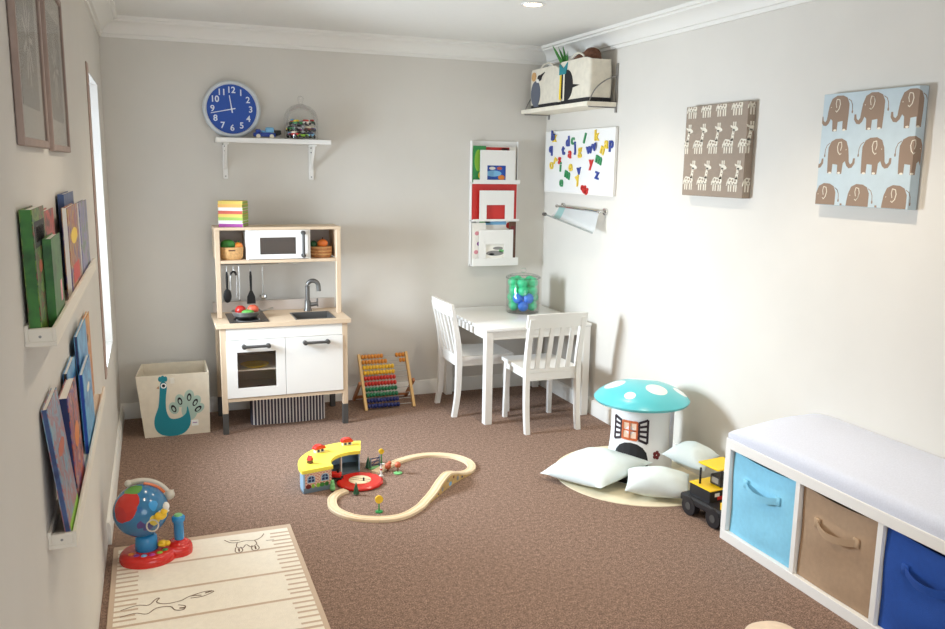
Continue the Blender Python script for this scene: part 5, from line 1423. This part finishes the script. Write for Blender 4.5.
for aa, nm in ((a0, 'brick_wall'), (a1+.04, 'end_wall')):
    g = G('station_brick' if nm == 'brick_wall' else 'station_blue', sc); arcslab(g, r1, r2-.008, .010, HS, aa, aa-.04, 1)
    if nm == 'brick_wall':
        e1 = (Vector(pol(1, aa, 0))-C0); nn = Vector((-e1.y, e1.x, 0))    # outward on the end face
        fr_ = lambda r, z: Vector(pol(r, aa, z))
        g.m('station_slate').prism([fr_(r1+.001, .010), fr_(r2-.001, .010), fr_(r2-.001, .024), fr_(r1+.001, .024)], nn*.001)
        for rc in (.168, .232):
            P = [(rc-.018, .046), (rc+.018, .046), (rc+.018, .066)]+[(rc+.018*math.cos(k*PI/6), .066+.014*math.sin(k*PI/6)) for k in range(1, 6)]+[(rc-.018, .066)]
            g.m('station_blue').prism([fr_(r, z) for r, z in P], nn*.0014)
            P2 = [((r-rc)*.78+rc, (z-.063)*.78+.063) for r, z in P]; g.m('navy').prism([fr_(r, z) for r, z in P2], nn*.0018)
            g.m('station_blue').prism([fr_(rc-.0012, .048), fr_(rc+.0012, .048), fr_(rc+.0012, .078), fr_(rc-.0012, .078)], nn*.0022); g.prism([fr_(rc-.015, .062), fr_(rc+.015, .062), fr_(rc+.015, .0645), fr_(rc-.015, .0645)], nn*.0022)
        for rc, mn, w in ((.160, 'veg_green', .010), (.182, 'veg_green', .012), (.200, 'lime', .009), (.245, 'darkred', .013), (.224, 'lime', .007)):
            g.m(mn).prism([fr_(r, z) for r, z in ell(rc, .030, w, .010, 12)], nn*.0020)
    obj(nm, g, t)
for f_ in (.34, .67, 1.0):
    aa = a0+(a1-a0)*f_; g = G('offwhite', sc); arcslab(g, r1, r1+.010, .010, HS, aa+.035, aa-.0, 1); obj('post', g, t)
for aa, rr_, s in ((math.radians(171), .222, .8), (math.radians(131), .232, 1.15), (math.radians(92), .232, 1.15)):
    p = Vector(pol(rr_, aa, HS+.016)); th = aa-PI/2; M = Matrix.Translation(p) @ Matrix.Rotation(th*.5, 4, 'Z')
    T4 = lambda q: tuple(M @ Vector(q))
    w, dp, h = (.020*s, .010*s, .014*s) if s > 1 else (.010, .009, .016)
    g = G('cream' if s > 1 else 'brown', sc); g.box(-w, w, -dp, dp, 0, h, M=M)
    if s > 1:
        g.m('navy')
        for x in (-.010, .010): g.box(x-.006, x+.006, -dp-.0008, -dp+.001, .003, h-.002, M=M)
    g.m('toy_red')
    if s > 1: g.prism([T4((w*1.25*math.cos(PI*k/10), -dp*1.3, h+.016*s*math.sin(PI*k/10))) for k in range(11)], M.to_3x3() @ Vector((0, dp*2.6, 0)))
    else: g.prism([T4((-.012, -.011, h)), T4((.012, -.011, h)), T4((0, -.011, h+.020))], M.to_3x3() @ Vector((0, .022, 0)))
    obj('roof_vent' if s < 1 else 'dormer', g, t)
# locomotive half out of the shed
lp = Vector(pol(.128, math.radians(152), 0)); la = math.radians(152)
t = thing('toy_locomotive', 'red and black toy locomotive standing in the mouth of the yellow roofed shed', 'toy locomotive', (lp.x, lp.y, .0106), la)
obj('engine_body', G('toy_red').box(-.040, .045, -.016, .016, .014, .036, .005, seg=2).box(.010, .045, -.016, .016, .036, .056, .003), t)
obj('frame', G('black').box(-.046, .048, -.017, .017, .006, .014, .002), t)
obj('funnel', G('black').cyl((-.026, 0, .036), (-.026, 0, .050), .006, .008, n=14), t)
for x in (-.03, 0, .03):
    g = G('black'); wheels(g, [(x, -.016, .0075), (x, .016, .0075)], .0075, .006); obj('wheel', g, t)
# little scenery
def cone_tree(label, x, y, h, r, m_='darkgreen'):
    t = thing('toy_tree', label, 'toy tree', (x, y, 0), group='toy trees of the train set')
    obj('trunk', G('brown').cyl((0, 0, 0), (0, 0, h*.2), r*.3, n=10), t)
    obj('foliage', G(m_).lathe([(0, h*.12), (r, h*.12), (r*.62, h*.42), (r*.74, h*.42), (r*.36, h*.72), (r*.44, h*.72), (0, h)], (0, 0, 0), 14), t)
cone_tree('dark green toy fir tree in front of the red turntable', .997, -1.508, .062, .014)
cone_tree('dark green toy fir tree beside the blue gate behind the turntable', 1.126, -1.205, .062, .015)
t = thing('toy_tree', 'pale green stacked toy bush at the corner of the train shed', 'toy tree', (.906, -1.440, 0), group='toy trees of the train set')
obj('trunk', G('brown').cyl((0, 0, 0), (0, 0, .012), .006, n=10), t)
g = G('lightgreen')
for z, r in ((.018, .013), (.034, .011), (.048, .009)): g.ball((0, 0, z), r, n=14, m=8)
obj('foliage', g, t)
t = thing('toy_bush', 'brown round toy tree beside the far track', 'toy tree', (1.206, -1.270, 0), group='toy trees of the train set')
obj('trunk', G('brown').cyl((0, 0, 0), (0, 0, .014), .005, n=10), t); g = G('rust'); g.ball((0, 0, .026), .016, n=14, m=9); g.ball((.008, 0, .040), .010, n=12, m=8); obj('foliage', g, t)
t = thing('toy_flower_tree', 'toy tree with rusty crown on a green foot, right of the white post', 'toy tree', (1.243, -1.312, 0), group='toy trees of the train set')
obj('foot', G('lightgreen').lathe([(0, 0), (.020, 0), (.021, .004), (.012, .008), (0, .009)], (0, 0, 0), 20), t); obj('trunk', G('brown').cyl((0, 0, .008), (0, 0, .030), .003, n=8), t); obj('foliage', G('rust').ball((0, 0, .042), .015, n=14, m=9), t)
t = thing('toy_gate', 'blue grey toy crossing gate behind the turntable', 'toy gate', (1.160, -1.205, 0), .25)
g = G('station_slate').box(-.026, -.021, -.003, .003, 0, .052).box(.021, .026, -.003, .003, 0, .058); obj('gate_post', g, t)
g = G('navy')
for z in (.014, .030, .046): g.box(-.021, .021, -.0015, .0015, z, z+.004)
g.prism([(-.021, -.001, .014), (-.017, -.001, .014), (.021, -.001, .048), (.017, -.001, .048)], (0, .002, 0)); obj('gate_bars', g, t)
obj('gate_foot', G('lightgreen').box(-.034, .034, -.014, .014, 0, .004, .001), t)
def signal(label, x, y, h, r, pm='green', hm='toy_yellow'):
    t = thing('toy_signal', label, 'toy signal', (x, y, 0), group='toy railway signals')
    obj('foot', G(pm).lathe([(0, 0), (.016, 0), (.016, .004), (.006, .007), (0, .007)], (0, 0, 0), 18), t)
    obj('pole', G(pm).cyl((0, 0, .006), (0, 0, h-r), .003, n=10), t)
    obj('signal_head', G(hm).cyl((0, -.004, h), (0, .004, h), r, n=24), t)
signal('yellow round toy signal standing inside the near side of the track loop', 1.046, -1.718, .056, .017)
signal('yellow round toy signal beside the crossing gate', 1.200, -1.170, .066, .013)
t = thing('toy_post', 'white toy railway post with red stripe at the right of the turntable', 'toy signal', (1.160, -1.318, 0))
obj('pole', G('white').box(-.004, .004, -.004, .004, .004, .060, .001).box(-.004, .018, -.004, .004, .052, .060, .001), t); obj('foot', G('white').box(-.010, .010, -.008, .008, 0, .004, .001), t)
obj('stripe', G('toy_red').box(-.0045, .0045, -.0045, .0045, .028, .036), t)

# ------------------------------------------------------------------ beige round object at the bottom edge
mat('plush_beige', (232, 212, 190), .9, noise=.08, scale=40, bump=.5, bscale=140)
p = (1.815, -3.215, .071)
g = G('plush_beige', p); g.lathe([(0, -.078), (.05, -.078), (.085, -.060), (.100, -.015), (.100, .020), (.086, .056), (.060, .073), (.03, .078), (0, .079)], p, 40)
obj('round_pouf', g, None, 'pale beige round soft object cut off by the bottom edge of the photo', 'pouf', sharp=80)

# ------------------------------------------------------------------ ceiling lights
emit('lamp_lens', (255, 226, 180), 14)
LAMPS = [(1.895, -1.276), (1.88, -2.75), (.72, -1.276), (.72, -2.75), (1.3, -4.6)]
LE = [.66, .95, .36, .55, .7]
for i, (x, y) in enumerate(LAMPS):
    t = thing('downlight', ('recessed round ceiling downlight seen at the top edge of the photo' if i == 0 else 'recessed round ceiling downlight out of the picture, one of four'), 'ceiling light', (x, y, CZ), group='recessed ceiling downlights')
    obj('trim_ring', G('white_gloss', (x, y, CZ)).lathe([(.040, CZ-.001), (.046, CZ-.005), (.056, CZ-.004), (.058, CZ-.0005), (.040, CZ-.0005)], (x, y, 0), 32), t)
    obj('lens', G('lamp_lens', (x, y, CZ)).lathe([(0, CZ-.003), (.030, CZ-.003), (.040, CZ-.0012)], (x, y, 0), 28), t)
    l = bpy.data.lights.new('downlight_beam', 'SPOT'); l.energy = ENERGY['down']*LE[i]; l.color = (1.0, .87, .70); l.spot_size = math.radians(118); l.spot_blend = .65; l.shadow_soft_size = .035
    o = bpy.data.objects.new('downlight_beam', l); COL.objects.link(o); o.location = (x, y, CZ-.012)
# daylight through the left window, and fill through the added rear one
def window_light(name, loc, rot, sx, sy, e, col, spread=180):
    l = bpy.data.lights.new(name, 'AREA'); l.shape = 'RECTANGLE'; l.size = sx; l.size_y = sy; l.energy = e; l.color = col; l.spread = math.radians(spread)
    o = bpy.data.objects.new(name, l); COL.objects.link(o); o.location = loc; o.rotation_euler = rot
window_light('daylight_window', (-.19, (WY0+WY1)/2, 1.02), (0, -PI/2+.16, math.radians(-17)), .55, .36, ENERGY['win'], (.76, .88, 1), 116)
window_light('fill_rear', ((FX0+FX1)/2, YF-.25, (FZ0+FZ1)/2), (PI/2, 0, 0), FX1-FX0, FZ1-FZ0, ENERGY['rear'], (.92, .96, 1))  # added fill lamp outside the unseen rear window
w = bpy.data.worlds.new('sky'); SC.world = w; w.use_nodes = True
bg = w.node_tree.nodes['Background']; bg.inputs['Color'].default_value = (.82, .91, 1, 1); bg.inputs['Strength'].default_value = ENERGY['sky']

# ------------------------------------------------------------------ camera
cx, cy, cz, yaw, pitch, roll, f = 0.217427, -4.927083, 1.428528, 0.367274, 0.174675, 0.015686, 832.051
fw = Vector((math.sin(yaw)*math.cos(pitch), math.cos(yaw)*math.cos(pitch), -math.sin(pitch)))
r = Vector((math.cos(yaw), -math.sin(yaw), 0)); u = r.cross(fw)
r2 = r*math.cos(roll)+u*math.sin(roll); u2 = -r*math.sin(roll)+u*math.cos(roll)
cam = bpy.data.cameras.new('camera'); co = bpy.data.objects.new('camera', cam); COL.objects.link(co)
co.matrix_world = Matrix(((r2.x, u2.x, -fw.x, cx), (r2.y, u2.y, -fw.y, cy), (r2.z, u2.z, -fw.z, cz), (0, 0, 0, 1)))
cam.sensor_width = 36; cam.lens = f/945*36; cam.clip_start = .05
SC.camera = co
vs = SC.view_settings; vs.view_transform = 'Standard'; vs.look = 'None'; vs.gamma = 1; vs.use_curve_mapping = False; vs.exposure = ENERGY['exp']
SC.display_settings.display_device = 'sRGB'
